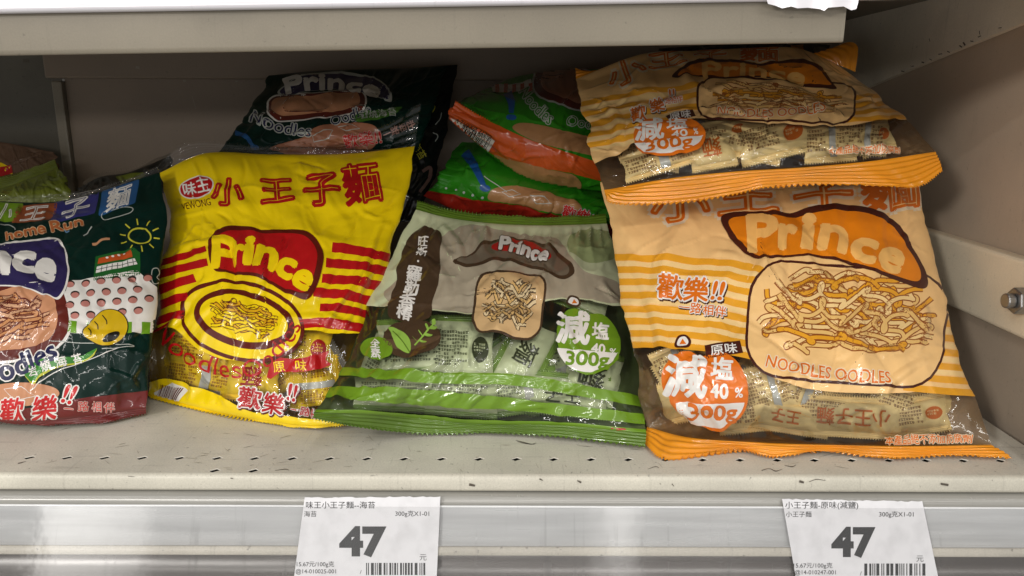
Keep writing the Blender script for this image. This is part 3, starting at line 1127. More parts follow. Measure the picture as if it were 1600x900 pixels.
# upper shelf: only its front lip, price rail and side bracket come into view
TL = 0.0205                                             # it hangs a little lower on the left
ZU = 0.2618
upper = empty('metal_shelf', (0, .2, ZU), 'beige metal shelf overhead, its plain front lip crossing the top', 'shelf')
xe = on_x(np.array(1318.), np.array(40.), 1.0); xe = at(np.array(1318.), np.array(60.), 0.0)[0]
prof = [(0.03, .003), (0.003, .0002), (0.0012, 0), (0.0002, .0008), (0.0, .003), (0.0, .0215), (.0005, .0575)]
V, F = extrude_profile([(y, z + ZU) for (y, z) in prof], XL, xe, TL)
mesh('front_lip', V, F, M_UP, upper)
XS0 = .3655  # unseen deck widened past the lip to block lamp light at the right
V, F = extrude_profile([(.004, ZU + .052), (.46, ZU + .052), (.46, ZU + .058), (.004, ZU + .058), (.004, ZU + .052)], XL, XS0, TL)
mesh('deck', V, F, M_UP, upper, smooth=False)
urail = empty('price_rail', (0, 0, ZU + .02), 'glossy whitish plastic price rail running along the upper shelf edge', 'price rail')
prof = [(.002, .0222), (-.004, .0218), (-.0062, .0228), (-.0066, .0250), (-.0052, .0262), (-.0050, .0300), (-.0062, .0310), (-.0056, .0325), (-.012, .0520), (-.014, .060), (-.002, .066)]
V, F = extrude_profile([(y, z + ZU) for (y, z) in prof], XL, .45, TL)
mesh('label_channel', V, F, M_RAILU, urail)

pf = [(1196, -6), (1200, 6), (1212, 9), (1222, 13), (1236, 10), (1246, 13), (1262, 12), (1280, 14), (1288, 17), (1294, 12), (1318, 10), (1330, 16), (1338, 14), (1341, 4), (1342, -6)]
V, T = fill_even(pf, 5.0)
n = len(V)
Vf = np.concatenate([at(V[:, 0], V[:, 1], -.0085 + .0004 * np.sin(V[:, 0] * .11)), at(V[:, 0], V[:, 1], -.0078 + .0004 * np.sin(V[:, 0] * .11))])
mesh('torn_flap', Vf, [tuple(t) for t in T] + [tuple(x + n for x in t[::-1]) for t in T], M_RAILU, urail)

# back of the shelving bay
YBK = 0.45
q = at(np.array([82., 98., 103., 118.]), np.array([130., 130., 281., 281.]), YBK)
xb = float((q[0, 0] + q[2, 0]) / 2)
zbm = float(at(np.array(400.), np.array(124.), YBK)[2])
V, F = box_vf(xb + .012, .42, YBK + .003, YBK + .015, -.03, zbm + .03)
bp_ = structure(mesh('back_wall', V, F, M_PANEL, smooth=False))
V, F = box_vf(xb - .004, .42, YBK - .008, YBK + .02, zbm, .36)
bevel(structure(mesh('back_wall_beam', V, F, M_PANEL, smooth=False)), .002)
V, F = box_vf(xb, xb + .0115, YBK - .004, YBK + .02, -.03, zbm - .003)
up_o = bevel(mesh('shelf_upright', V, F, M_UP, smooth=False), .0015)
tag(up_o, 'narrow pale vertical metal upright at the left of the back wall', 'upright')
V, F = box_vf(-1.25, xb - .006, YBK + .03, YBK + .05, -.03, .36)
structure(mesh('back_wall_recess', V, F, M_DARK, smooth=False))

# right side: panel, bracket of the upper shelf, bolted rail
XS = 0.372
V, F = box_vf(XS, XS + .015, -.02, .47, -.03, .42)
structure(mesh('side_wall', V, F, M_SIDE, smooth=False))
pts = on_x(np.array([1600., 1490., 1370., 1290.]), np.array([35., 80., 130., 165.]), XS - .006)
ztop = .36
Vb, Fb = [], []
pr = [(-.03, float(pts[0, 2] + .02))] + [(float(p[1]), float(p[2])) for p in pts] + [(.46, float(pts[-1, 2]) - .05)]
for X in (XS - .006, XS - .0012):
    for (y, z) in pr:
        Vb.append((X, y, z))
    for (y, z) in pr:
        Vb.append((X, y, ztop))
n = len(pr)
for side in (0, 1):
    o = side * 2 * n
    for j in range(n - 1):
        Fb.append((o + j, o + j + 1, o + n + j + 1, o + n + j))
for j in range(n - 1):
    Fb.append((j, j + 1, 2 * n + j + 1, 2 * n + j))
br = mesh('shelf_bracket', Vb, Fb, M_BRACK, smooth=False)
tag(br, 'tapering beige side bracket of the upper shelf at top right', 'bracket')
marks('paint_chip', [([(x, y), (x + dx, y + dy)], w) for (x, y, dx, dy, w) in ((1505, 66, 3, 5, 2.5), (1499, 71, 4, 3, 2), (1516, 64, 5, 1, 1.5), (1528, 58, 5, -2, 1.4), (1480, 80, 4, 2, 1.6), (1466, 85, 6, -1, 1.3),
                                                                       (1440, 97, 4, 1, 2), (1452, 92, 4, 2, 1.2), (1424, 104, 4, -1, 1.2), (1408, 111, 5, 1, 1.6), (1530, 48, 1, 6, 1), (1452, 60, 1, 5, .8), (1560, 44, 5, -1, 1.2))],
      lambda V: on_x(V[:, 0], V[:, 1], XS - .0063), M_SCUFF, br)
marks('slot', [([(36, 95), (46, 95)], 5)], lambda V: at(V[:, 0], V[:, 1], YBK + .0297), M_SCUFF, bp_)
marks('scuff', [([(286, 126), (291, 127)], [3, 2]), ([(368, 127), (372, 127)], [2, 1]), ([(212, 105), (218, 106)], [4, 4]), ([(300, 150), (306, 170)], [.6, 1]), ([(200, 190), (214, 186)], [.5, 1])], lambda V: at(V[:, 0], V[:, 1], YBK - .0083), M_SCUFF2, bp_)
sr = empty('side_rail', (XS, .2, .09), 'pale metal side rail with a bolt, right of the orange bag', 'rail')
t0 = on_x(np.array([1457., 1600.]), np.array([362., 408.]), XS - .014)
t1 = on_x(np.array([1467., 1600.]), np.array([472., 531.]), XS - .014)
ya, za, zb = -.02, float(t0[1, 2]), float(t1[1, 2])
zt = float(t0[:, 2].mean()); zb = float(t1[:, 2].mean())
V, F = box_vf(XS - .014, XS - .0006, -.012, .46, zb, zt)
bevel(mesh('rail_bar', V, F, M_BAR, sr, smooth=False), .003, 3)
pb = on_x(np.array([1592.]), np.array([470.]), XS - .020)[0]


def cyl_x(name, c, r, x0, x1, n, m, parent, rot=0.0):
    V, F = [], []
    for x in (x0, x1):
        for i in range(n):
            a = 2 * math.pi * i / n + rot
            V.append((x, c[1] + r * math.cos(a), c[2] + r * math.sin(a)))
    for i in range(n):
        F.append((i, (i + 1) % n, n + (i + 1) % n, n + i))
    F.append(tuple(range(n))[::-1]); F.append(tuple(range(n, 2 * n)))
    return mesh(name, V, F, m, parent, smooth=False)


bevel(cyl_x('nut', pb, .0095, XS - .024, XS - .0142, 6, M_STEEL, sr, .3), .001)
bt = cyl_x('bolt', pb, .0052, XS - .0300, XS - .0242, 20, M_STEEL, sr)
bevel(bt, .001)
V, F = box_vf(.3475, .3715, -.010, .006, -.03, .42)
po = bevel(mesh('shelf_post', V, F, M_PANEL, smooth=False), .002)
tag(po, 'beige front edge of the side post at the right end of the shelf', 'post')

# ------------------------------------------------------------------ price labels
INKK = bpy.data.materials.new('label_ink')
_t, _N, _L = nt(INKK)
_o = _N.new('ShaderNodeOutputMaterial'); _p = _N.new('ShaderNodeBsdfPrincipled'); _L.new(_p.outputs[0], _o.inputs[0])
_p.inputs['Base Color'].default_value = (.028, .028, .03, 1); _p.inputs['Roughness'].default_value = .6


def price_label(corners, label, texts, bar, seed):
    c = np.array(corners, float)                        # TL TR BR BL
    o = .0030

    def P(V, k):
        return on_rail(V[:, 0], V[:, 1], o + k * .00012)
    r = empty('price_label', on_rail(c[:, 0], c[:, 1], o).mean(0), label, 'price label', 'price labels in the shelf rail')
    rng = random.Random(seed)
    edge = []
    for i in range(41):                                  # torn perforation along the top
        t = i / 40
        p = c[0] * (1 - t) + c[1] * t
        edge.append((p[0], p[1] + (rng.uniform(-1.2, .8))))
    lp = edge + [tuple(c[2]), tuple(c[3])]
    V, T = poly_now(lp)
    A = P(V, 0); B = P(V, -2.5)
    n = len(V)
    k = len(lp)
    F = [tuple(t) for t in T] + [tuple(x + n for x in t[::-1]) for t in T] + [(i, (i + 1) % k, n + (i + 1) % k, n + i) for i in range(k)]
    mesh('paper', np.concatenate([A, B]), F, M_PAPER, r, smooth=False)
    VV, FF, base = [], [], 0
    for (s, x0, x1, yc, h, off) in texts:
        V, T = text(s, (x0 + x1) / 2, yc, h, w=(x1 - x0), off=0.0 if s == '47' else off, weight=off if s == '47' else 0.0)
        VV.append(P(V, 1 + V[:, 2:3] * .5)); FF.append(T + base); base += len(V)
    mesh('lettering', np.concatenate(VV), np.concatenate(FF), INKK, r, smooth=False)
    V, T = barcode(*bar, seed)
    mesh('barcode', P(V, 1), T, INKK, r, smooth=False)
    return r


price_label([(476, 778), (688, 776), (681, 935), (455, 935)], 'white price label under the yellow bag, reading 47 and seaweed noodle', [
    ('味王小王子麵--海苔', 478, 586, 789, 11.8, .004), ('海苔', 475, 494.5, 803, 9.8, .003), ('300g克X1-01', 617.6, 670.6, 803, 9.8, .006),
    ('47', 530, 604, 846.5, 60, .05), ('元', 655.5, 666.5, 871, 11.3, 0), ('15.67元/100g克', 463.6, 522, 882, 9.2, .006),
    ('@14-010025-001', 462, 525, 893.5, 9.2, .006), ('/', 562, 565, 894, 9, 0)], (619, 889, 94, 19, 0), 4)
price_label([(1222, 780), (1441, 784), (1474, 940), (1250, 940)], 'white price label under the orange bags, reading 47 and reduced salt', [
    ('小王子麵-原味(減鹽)', 1227, 1341, 790, 11.8, .004), ('小王子麵', 1228, 1268, 803.5, 9.8, .003), ('300g克X1-01', 1373.6, 1427.5, 804, 9.8, .006),
    ('47', 1299, 1368, 847.5, 60, .05), ('元', 1432, 1443, 873, 11.3, 0), ('15.67元/100g克', 1240, 1300.6, 884, 9.2, .006),
    ('@14-010247-001', 1242, 1306, 895, 9.2, .006), ('/', 1343.5, 1346.5, 896, 9, 0)], (1399, 890, 97, 19, 0), 9)

SEAM = ink((206, 206, 198), rough=.25, coat=1.0, thru=0.0)

# ================================================================== BAGS
GROUP = 'bags of noodle snacks on the shelf'
WHITE = ink((238, 234, 228)); CREAMW = ink((240, 222, 190))

# ------------------------------------------------------------------ yellow bag
YEL = ink((252, 218, 10)); RED = ink((186, 18, 24)); MAR = ink((96, 24, 14)); YELB = ink((170, 136, 14))
yb = Sheet([
    [(232, 615, 'z0.004'), (320, 638, 'z0.004'), (410, 656, 'z0.004'), (490, 664, 'z0.005'), (552, 655, 'z0.008')],
    [(241, 508, .150), (328, 515, .140), (415, 520, .135), (500, 518, .135), (577, 500, .14)],
    [(256, 405, .195), (345, 405, .190), (430, 408, .185), (520, 408, .185), (607, 402, .19)],
    [(268, 335, .238), (358, 330, .235), (440, 330, .235), (540, 325, .235), (632, 312, .238)],
    [(249, 271, .275), (322, 240, .277), (425, 242, .277), (540, 241, .277), (648, 229, .278)]],
    (.19, .25), bulge=.032, thick=.05, seed=11, gather=(.006, .003), lump=.002, creases=75, folds=[
        (372, 360, 378, 470, -.0022, .006), (385, 345, 395, 480, .0020, .007), (600, 330, 480, 560, .0018, .004), (620, 345, 540, 470, .0014, .004),
        (300, 280, 400, 350, .0014, .008), (262, 540, 330, 430, .0016, .005), (540, 370, 480, 480, .0012, .003), (250, 590, 270, 500, .002, .004),
        (430, 500, 560, 520, .0018, .004), (330, 570, 420, 600, .0014, .003), (460, 250, 520, 330, .0012, .008), (640, 245, 560, 330, .0018, .008),
        (275, 330, 330, 380, -.0015, .006), (628, 262, 600, 420, .0012, .003), (590, 350, 630, 365, .0012, .003), (560, 395, 500, 520, .0012, .0028),
        (480, 250, 478, 300, .0012, .004), (300, 520, 345, 470, .0012, .003), (440, 640, 470, 560, .0014, .003), (255, 480, 262, 400, .0012, .003), (530, 540, 560, 480, .0012, .003)])
ry = root_of(yb, 'bright yellow noodle bag with red stripes standing left of the pale green bag', group=GROUP)
yb.build_body(ry, FILM, YELB)
yb.seal('clear_seal', 'top', [(243, 262, .278), (296, 222, .282), (420, 229, .284), (540, 232, .284), (640, 236, .282)], ry, FILM, ribs=5, teeth=90)
yb.seal('bottom_seal', 'bottom', [(236, 622, 'z0.001'), (320, 644, 'z0.001'), (410, 660, 'z0.001'), (490, 669, 'z0.002'), (552, 660, 'z0.005')], ry, YEL, ribs=3)
top_y = yb.band(None, [(243, 512), (275, 515), (310, 545), (352, 562), (395, 560), (430, 535), (462, 517), (520, 522), (570, 522)])
bot_y = yb.band([(233, 597), (262, 592), (300, 606), (350, 622), (385, 642), (430, 648), (500, 655), (565, 640)], None)
yb.decal('yellow_print', [(top_y, YEL, 0, 'uv'), (bot_y, YEL, 0, 'uv')], ry)
st = []
for (p, w) in (([(255, 411), (290, 400), (322, 389)], 10), ([(248, 431), (290, 418), (325, 410)], 12), ([(246, 455), (280, 442), (305, 434)], 13),
               ([(242, 479), (270, 468), (294, 463)], 13), ([(241, 503), (265, 494), (290, 491)], 13),
               ([(519, 388), (565, 394), (614, 405)], 14), ([(509, 412), (560, 416), (610, 427)], 14), ([(503, 436), (555, 440), (604, 450)], 15),
               ([(490, 458), (545, 463), (598, 474)], 15), ([(500, 482), (540, 484), (586, 494)], 13), ([(458, 508), (510, 507), (580, 516)], 14)):
    st.append((ribbon(p, w), RED, 1))
yb.decal('red_stripes', st[:5], ry)
yb.decal('red_stripes', st[5:], ry)
# plain medallion and arched banner where the package art sits
ban = [(330, 374), (348, 359), (376, 353), (410, 360), (455, 360), (490, 372), (505, 398), (500, 432), (484, 468), (452, 462), (410, 438), (368, 428), (338, 424), (327, 398)]
cen = np.mean(ban, 0)
inner = [tuple(cen + (np.array(p) - cen) * (.90, .86)) for p in ban]
yb.decal('medallion', [(poly(curve(ell(378, 502, 100, 62, 14, 24), 3)), MAR, 1), (poly(ell(378, 502, 94, 56, 14)), YEL, 2),
                       (poly(ell(382, 500, 80, 44, 14)), MAR, 3), (poly(ell(382, 499, 70, 34, 14)), YEL, 4)] + strands(382, 499, 118, 46, 14, 9, 6, MAR, (YEL, ink((230, 176, 20))), 5, 7), ry)
yb_bb = yb.decal('brand_banner', [(poly(curve(ban)), MAR, 5), (poly(curve(inner)), RED, 6)], ry)
yb.decal('brand_lettering', [(text('P', 352, 396, 66, w=34, off=.05, rot=2), YEL, 7), (text('r', 374, 400, 60, w=16, off=.04, rot=4), YEL, 7), (text('i', 391, 394, 62, w=11, off=.06, rot=5), YEL, 7),
                             (text('n', 417, 405, 66, w=28, off=.05, rot=12), YEL, 7), (text('c', 447, 420, 62, w=26, off=.05, rot=22), YEL, 7),
                             (text('e', 473, 440, 60, w=25, off=.05, rot=30), YEL, 7)], yb_bb)
tt = []
for (s, x, y, w, h, r) in (('小', 357, 301, 48, 46, 3), ('王', 433, 299, 50, 44, -6), ('子', 503, 298, 54, 54, -4), ('麵', 565, 287, 56, 66, -10)):
    tt += [(text(s, x, y, h, w=w, off=.062 if s != '麵' else .04, rot=r), RED, 1), (text(s, x, y, h, w=w, off=-.030 if s != '麵' else -.022, rot=r), YEL, 2)]
yb.decal('title_lettering', tt, ry)
yb.decal('maker_badge', [(poly(ell(308, 293, 28, 17.5, -12)), WHITE, 1), (poly(ell(308, 293, 26, 15.5, -12)), RED, 2),
                         (text('味王', 308, 293, 22, off=.02, rot=-10), WHITE, 3), (text('VEWONG', 308, 320, 14, w=46, rot=-8, off=0), MAR, 3)], ry)
yb.decal('flavour_ribbon', [(poly([(416, 590), (424, 570), (438, 560), (465, 562), (492, 556), (514, 549), (508, 562), (518, 570), (490, 580), (462, 582), (440, 582), (424, 592)]), RED, 6),
                            (text('原', 437, 574, 18, off=.012, rot=-8), YEL, 7), (text('味', 471, 572, 18, off=.012, rot=-3), YEL, 7)], ry)
ln = []
for (s, x, y, h, r) in (('歡', 388, 622, 36, 8), ('樂', 425, 631, 36, 8), ('!!', 456, 613, 36, 15)):
    ln += [(text(s, x + 1.5, y + 2, h, off=.085, rot=r), MAR, 2), (text(s, x, y, h, off=.075, rot=r), WHITE, 3), (text(s, x, y, h, off=.025, rot=r), RED, 4)]
for (s, x, y) in (('一', 459, 640), ('路', 475, 643), ('相', 492, 647), ('伴', 509, 650)):
    ln += [(text(s, x, y, 16, off=.07, rot=8), WHITE, 3), (text(s, x, y, 16, off=.02, rot=8), RED, 4)]
yb.decal('slogan_lettering', ln, ry)
yb.decal('arc_lettering', [(text('Noodles', 306, 560, 40, w=150, rot=28, arc=-.5, off=.0), RED, 3), (text('Oodles', 428, 551, 38, w=112, rot=-44, arc=-.4, off=.0), RED, 3)], ry)
yb.decal('barcode_patch', [(poly([(240, 614), (268, 598), (288, 612), (276, 634), (250, 626)]), WHITE, 2), (barcode(263, 614, 30, 20, 14, 3), MAR, 3)], ry)
PY = ink((244, 206, 40), bump=.1, coat=.35, rough=.42, thru=0.0); PYM = ink((150, 60, 22)); SILV = ink((168, 164, 152), rough=.25, coat=1.0)
for i, (cx_, cy_, w_, h_, r_, dy, lb, mo) in enumerate([
    (283, 545, 92, 44, 8, .012, 'yellow packet at the upper left of the yellow bag window', None),
    (290, 588, 105, 34, 9, .016, 'yellow packet at the lower left of the yellow bag window', None),
    (392, 588, 84, 54, 4, .014, 'yellow packet in the middle of the yellow bag window above the slogan', '麵'),
    (472, 541, 84, 52, 7, .010, 'yellow packet above the red flavour ribbon in the yellow bag', None),
    (490, 597, 72, 58, 84, .015, 'yellow packet below the red flavour ribbon in the yellow bag', None)]):
    packet(yb, cx_, cy_, w_, h_, r_, dy, lb, 'small packets inside the bags', PY, SILV if i in (1, 3) else PY, PYM, 40 + i, mo, RED)

for i, (x, y, r) in enumerate([(330, 572, 40), (440, 580, -30), (520, 560, 60), (260, 570, -60)]):
    packet(yb, x, y, 84, 56, r, .034, 'yellow packet buried behind the others in the yellow bag', 'small packets inside the bags', PY, SILV, PYM, 140 + i)

# ------------------------------------------------------------------ pale green bag
SAGE = ink((206, 212, 172)); TAUPE = ink((178, 166, 144)); LEAF = ink((112, 150, 34)); LEAFD = ink((92, 122, 36)); BRN = ink((74, 56, 40)); SAGEB = ink((112, 130, 80))
gb = Sheet([
    [(490, 645, 'z0.034'), (572, 645, 'z0.026'), (660, 653, 'z0.014'), (750, 661, 'z0.010'), (885, 664, 'z0.010'), (1010, 677, 'z0.010')],
    [(537, 572, .082), (620, 575, .080), (705, 580, .082), (800, 585, .084), (905, 588, .084), (1004, 595, .086)],
    [(572, 487, .142), (650, 490, .136), (730, 492, .132), (820, 495, .130), (905, 495, .130), (988, 500, .132)],
    [(612, 405, .190), (685, 412, .186), (760, 415, .184), (835, 415, .183), (900, 412, .184), (964, 415, .186)],
    [(650, 328, .240), (700, 341, .238), (770, 350, .237), (840, 353, .237), (900, 352, .238), (948, 350, .240)]],
    (.235, .25), bulge=.026, thick=.045, seed=23, creases=75, gather=(.003, .004), lump=.0019, folds=[
        (690, 350, 720, 420, .002, .006), (760, 352, 740, 400, .0018, .006), (840, 360, 860, 420, .0016, .006), (700, 610, 800, 520, .0022, .0035),
        (560, 620, 620, 560, .002, .004), (850, 640, 870, 590, .002, .004), (720, 650, 780, 600, .0018, .003), (930, 430, 985, 560, .0016, .006),
        (660, 400, 700, 470, .0016, .006), (880, 620, 1000, 560, .0015, .004), (640, 660, 690, 560, .0014, .003)])
rg = root_of(gb, 'pale green noodle bag with a green weight badge beside the yellow bag', group=GROUP)
gb.build_body(rg, FILM, SAGEB)
gb.seal('bottom_seal', 'bottom', [(489, 653, 'z0.030'), (560, 668, 'z0.016'), (660, 678, 'z0.003'), (770, 677, 'z0.003'), (885, 684, 'z0.003'), (1008, 699, 'z0.003')], rg, LEAFD, ribs=4, teeth=70, wav=.0016)
gb.seal('top_seal', 'top', [(652, 314, .252), (702, 326, .252), (772, 335, .252), (842, 339, .252), (902, 338, .252), (946, 336, .252)], rg, LEAFD, ribs=4, teeth=60)
gb.decal('sage_print', [(gb.band(None, [(577, 478), (620, 482), (675, 484), (740, 492), (800, 490), (862, 470), (915, 470), (985, 484)]), SAGE, 0, 'uv')], rg)
gb.decal('taupe_wave', [(poly(curve([(604, 455), (640, 420), (690, 372), (735, 352), (800, 362), (870, 372), (905, 420), (962, 440), (974, 474), (915, 468), (862, 468), (800, 488), (740, 490), (675, 482), (625, 480)])), TAUPE, 1),
                        (poly(ell(928, 384, 42, 27, 6)), ink((160, 172, 120)), 2)], rg)
gb.decal('green_bands', [(gb.band([(540, 575), (620, 580), (720, 583), (800, 585), (900, 600), (1008, 622)], [(536, 588), (620, 596), (720, 600), (800, 602), (900, 618), (1010, 638)]), LEAF, 2, 'uv'),
                         (gb.band([(515, 607), (600, 606), (700, 612), (800, 622), (900, 634), (1012, 648)], [(506, 622), (600, 628), (700, 636), (800, 642), (900, 652), (1012, 664)]), LEAF, 2, 'uv'),
                         (gb.band([(492, 641), (570, 641), (660, 648), (750, 656), (885, 660), (1012, 672)], None), LEAF, 2, 'uv')], rg)
tx = [(poly(curve([(662, 354), (676, 358), (690, 370), (687, 400), (688, 430), (676, 470), (672, 498), (644, 503), (608, 498), (613, 468), (622, 430), (630, 392), (644, 366)], 5)), BRN, 3)]
gb_nb = gb.decal('name_banner', tx, rg)
tx = []
for (s, x, y, h, o) in (('旺', 662, 378, 17, .02), ('斯', 659.5, 394, 17, .02), ('·', 654, 410, 20, .03), ('羅', 649, 429, 25, .03), ('勒', 644, 451, 25, .03), ('香', 638, 472, 25, .03), ('椿', 632, 489, 24, .03)):
    tx.append((text(s, x, y, h, off=o, rot=9), WHITE, 4))
gb.decal('name_lettering', tx, gb_nb)
LG = ink((150, 190, 80))
gb.decal('leaf_emblem', [(poly(ell(645, 531, 45, 30, -2)), BRN, 3), (poly(ell(645, 531, 45, 17, -2, a0=0, a1=180)), ink((98, 76, 56)), 4),
                         (poly(curve([(640, 553), (621, 543), (612, 524), (608, 514), (628, 519), (641, 533)], 5)), LG, 5), (ribbon([(641, 552), (628, 533), (614, 520)], 1.6), LEAFD, 6),
                         (ribbon([(648, 541), (662, 526), (678, 508)], 2.4), LG, 5)] +
         [(poly(curve([(a, b), (a + dx * .5 - 3, b + dy * .5 - 3), (a + dx, b + dy), (a + dx * .5 + 3, b + dy * .5 + 3)], 4)), LG, 5)
          for (a, b, dx, dy) in ((653, 536, -8, -9), (655, 534, 13, 3), (661, 528, -6, -11), (663, 525, 14, 1), (669, 519, -2, -11), (671, 516, 13, -3), (676, 510, 4, -10))], rg)
gb.decal('vegan_badge', [(poly(ell(588, 546, 25, 17, -3)), LEAF, 4), (text('全', 587, 539, 15, off=.025), WHITE, 5), (text('素', 587, 554, 15, off=.025), WHITE, 5)], rg)
gb_bb = gb.decal('brand_banner', [(poly(curve([(708, 408), (736, 398), (760, 378), (800, 370), (850, 380), (884, 404), (896, 430), (870, 438), (830, 420), (780, 408), (735, 418)], 6)), BRN, 3),
                          (poly(curve([(714, 407), (738, 400), (763, 382), (800, 375), (846, 384), (878, 408), (888, 428), (868, 433), (830, 415), (780, 403), (738, 413)], 6)), ink((112, 100, 84)), 4),
                          (poly(curve([(770, 382), (800, 373), (836, 380), (860, 402), (850, 410), (815, 396), (775, 392)], 6)), RED, 5)], rg)
gb.decal('brand_lettering', outlined('Prince', 820, 389, 31, WHITE, BRN, 6, off=.05, out=.10, w=78, rot=17, arc=.12), gb_bb)
gb.decal('picture_panel', [(poly(rrect(795, 478, 110, 104, 26, 6)), BRN, 3), (poly(rrect(795, 478, 103, 97, 23, 6)), ink((214, 178, 128)), 4)] + strands(795, 478, 84, 76, 6, 12, 6, BRN, (ink((232, 208, 164)), ink((224, 184, 120))), 5, 8), rg)
gb.decal('weight_badge', [(poly(curve([(870, 520), (876, 500), (884, 486), (900, 484), (912, 492), (940, 492), (962, 512), (970, 538), (962, 566), (940, 582), (915, 586), (888, 572), (874, 550)], 6)), LEAF, 4),
                          (poly([(873, 545), (966, 553)] + ell(918, 537, 49, 45, 4, 24, 8, 172)[1:-1]), WHITE, 5),
                          (text('減', 895, 513, 54, off=.03, rot=3), WHITE, 5), (text('塩', 938, 518, 28, off=.028, rot=4), WHITE, 5),
                          (text('40', 934, 546, 22, off=.03, rot=5), WHITE, 5), (text('%', 957, 551, 16, off=.02, rot=5), WHITE, 5),
                          (text('300g', 917, 565, 29, off=.035, w=66, rot=4), LEAF, 6)], rg)
gb.decal('onigiri_icon', [(poly(curve([(890, 478), (884, 472), (890, 463), (902, 466), (906, 476), (900, 482)], 5)), BRN, 4), (poly(curve([(891, 476), (888, 472), (892, 466), (901, 469), (903, 476), (899, 479)], 5)), WHITE, 5),
                          (poly([(893, 476), (896, 469), (901, 476)]), ink((226, 120, 30)), 6)], rg)
gb.decal('red_mark', [(poly([(955, 668), (978, 670), (980, 677), (958, 675)]), RED, 3)], rg)
PG = ink((214, 224, 178), bump=.1, coat=.35, rough=.42, thru=0.0); PGM = ink((70, 78, 48)); PGS = ink((128, 160, 70))
for i, (cx_, cy_, w_, h_, r_, dy, lb, mo) in enumerate([
    (622, 540, 118, 62, -3, .012, 'light green packet behind the leaf emblem of the green bag', None),
    (722, 545, 92, 76, 2, .010, 'light green packet right of the leaf emblem in the green bag', None),
    (822, 552, 92, 54, -62, .013, 'light green packet standing left of the green weight badge', '麵'),
    (905, 462, 96, 30, 22, .013, 'light green packet above the green weight badge', '子'),
    (966, 592, 78, 66, 14, .015, 'light green packet right of the green weight badge', '麵'),
    (880, 616, 130, 44, 6, .011, 'light green packet under the green weight badge between the bands', '王子'),
    (600, 620, 130, 38, 3, .014, 'light green packet between green bands at the lower left of the green bag', None),
    (690, 596, 90, 40, 8, .015, 'light green packet across the upper green band of the green bag', None),
    (820, 622, 96, 44, -9, .016, 'light green packet between the green bands right of centre', None),
    (722, 632, 104, 44, 4, .012, 'light green packet between green bands near the middle of the green bag', None)]):
    packet(gb, cx_, cy_, w_, h_, r_, dy, lb, 'small packets inside the bags', PG, PGS, PGM, 60 + i, mo, PGM, cs=4.2)

for i, (x, y, r) in enumerate([(668, 560, 50), (775, 600, -35), (860, 580, 70), (930, 640, -20), (560, 600, 30), (800, 640, 12)]):
    packet(gb, x, y, 96, 62, r, .034, 'light green packet buried behind the others in the green bag', 'small packets inside the bags', PG, PGS, PGM, 150 + i, cs=4.2)

# ------------------------------------------------------------------ orange bags
ORL = ink((250, 204, 138)); ORS = ink((238, 168, 44)); ORP = ink((250, 214, 148)); ORD = ink((228, 116, 24)); SEALO = ink((238, 154, 34)); DBR = ink((72, 30, 22)); BLU = ink((70, 122, 170)); ORB = ink((156, 126, 90))
ob = Sheet([
    [(1011, 667, 'z0.010'), (1080, 684, 'z0.008'), (1200, 692, 'z0.008'), (1330, 696, 'z0.008'), (1440, 697, 'z0.008'), (1549, 695, 'z0.008')],
    [(994, 590, .058), (1090, 596, .046), (1200, 600, .042), (1310, 602, .042), (1415, 600, .044), (1512, 592, .050)],
    [(979, 492, .104), (1080, 496, .094), (1185, 498, .090), (1290, 496, .090), (1385, 492, .092), (1478, 486, .100)],
    [(960, 385, .148), (1060, 388, .140), (1165, 388, .137), (1265, 386, .137), (1360, 382, .138), (1452, 374, .144)],
    [(938, 285, .190), (1035, 286, .188), (1140, 286, .187), (1240, 284, .187), (1335, 280, .188), (1432, 276, .190)]],
    (.25, .26), bulge=.032, thick=.05, res=(330, 340), seed=37, creases=75, lump=.0014, gather=(.0035, .002), folds=[
        (1110, 395, 1160, 410, .0012, .004), (1440, 470, 1425, 560, .0014, .004), (1360, 640, 1450, 560, .0018, .003), (1060, 560, 1150, 600, .0014, .004),
        (1040, 620, 1100, 680, .002, .004), (1080, 610, 1130, 690, .0016, .004), (1200, 660, 1270, 560, .0016, .003), (1470, 690, 1510, 620, .002, .004),
        (1020, 480, 1080, 440, .0012, .004), (1240, 470, 1300, 430, .0012, .005), (1300, 560, 1360, 480, .0012, .003), (985, 400, 1010, 640, .002, .006),
        (1180, 620, 1150, 680, .0016, .004), (1400, 690, 1370, 630, .0018, .003)])
ro = root_of(ob, 'large orange noodle bag at the front right under another orange bag', group=GROUP)
ob.build_body(ro, FILM, ORB)
ob.seal('bottom_seal', 'bottom', [(1007, 694, 'z0.003'), (1042, 716, 'z0.002'), (1150, 704, 'z0.003'), (1210, 714, 'z0.002'), (1290, 706, 'z0.003'), (1390, 717, 'z0.002'), (1480, 712, 'z0.003'), (1578, 717, 'z0.002')], ro, SEALO, ribs=4, teeth=80, wav=.002)
ob.decal('orange_print', [(ob.band(None, [(990, 541), (1060, 543), (1120, 545), (1165, 550), (1185, 578), (1230, 600), (1300, 612), (1400, 614), (1440, 612), (1519, 614)]), ORL, 0, 'uv')], ro)
sl, sr_ = [], []
for y in (406, 425, 444, 465, 486, 505, 524, 542):
    sl.append((ribbon([(955, y - 4), (1010, y - 2), (1090, y + 2), (1150, y + 10), (1200, y + 22)], 10.5), ORS, 1))
    sl.append((ribbon([(955, y + 6), (1010, y + 8), (1090, y + 12), (1150, y + 20), (1200, y + 32)], 8), ORP, 1))
for y in (505, 528, 551, 573, 593, 611):
    sr_.append((ribbon([(1410, y - 6), (1470, y), (1530, y + 4)], 10.5), ORS, 1))
    sr_.append((ribbon([(1410, y - 17), (1470, y - 11), (1530, y - 7)], 8), ORP, 1))
keepL = [it for it in sl]
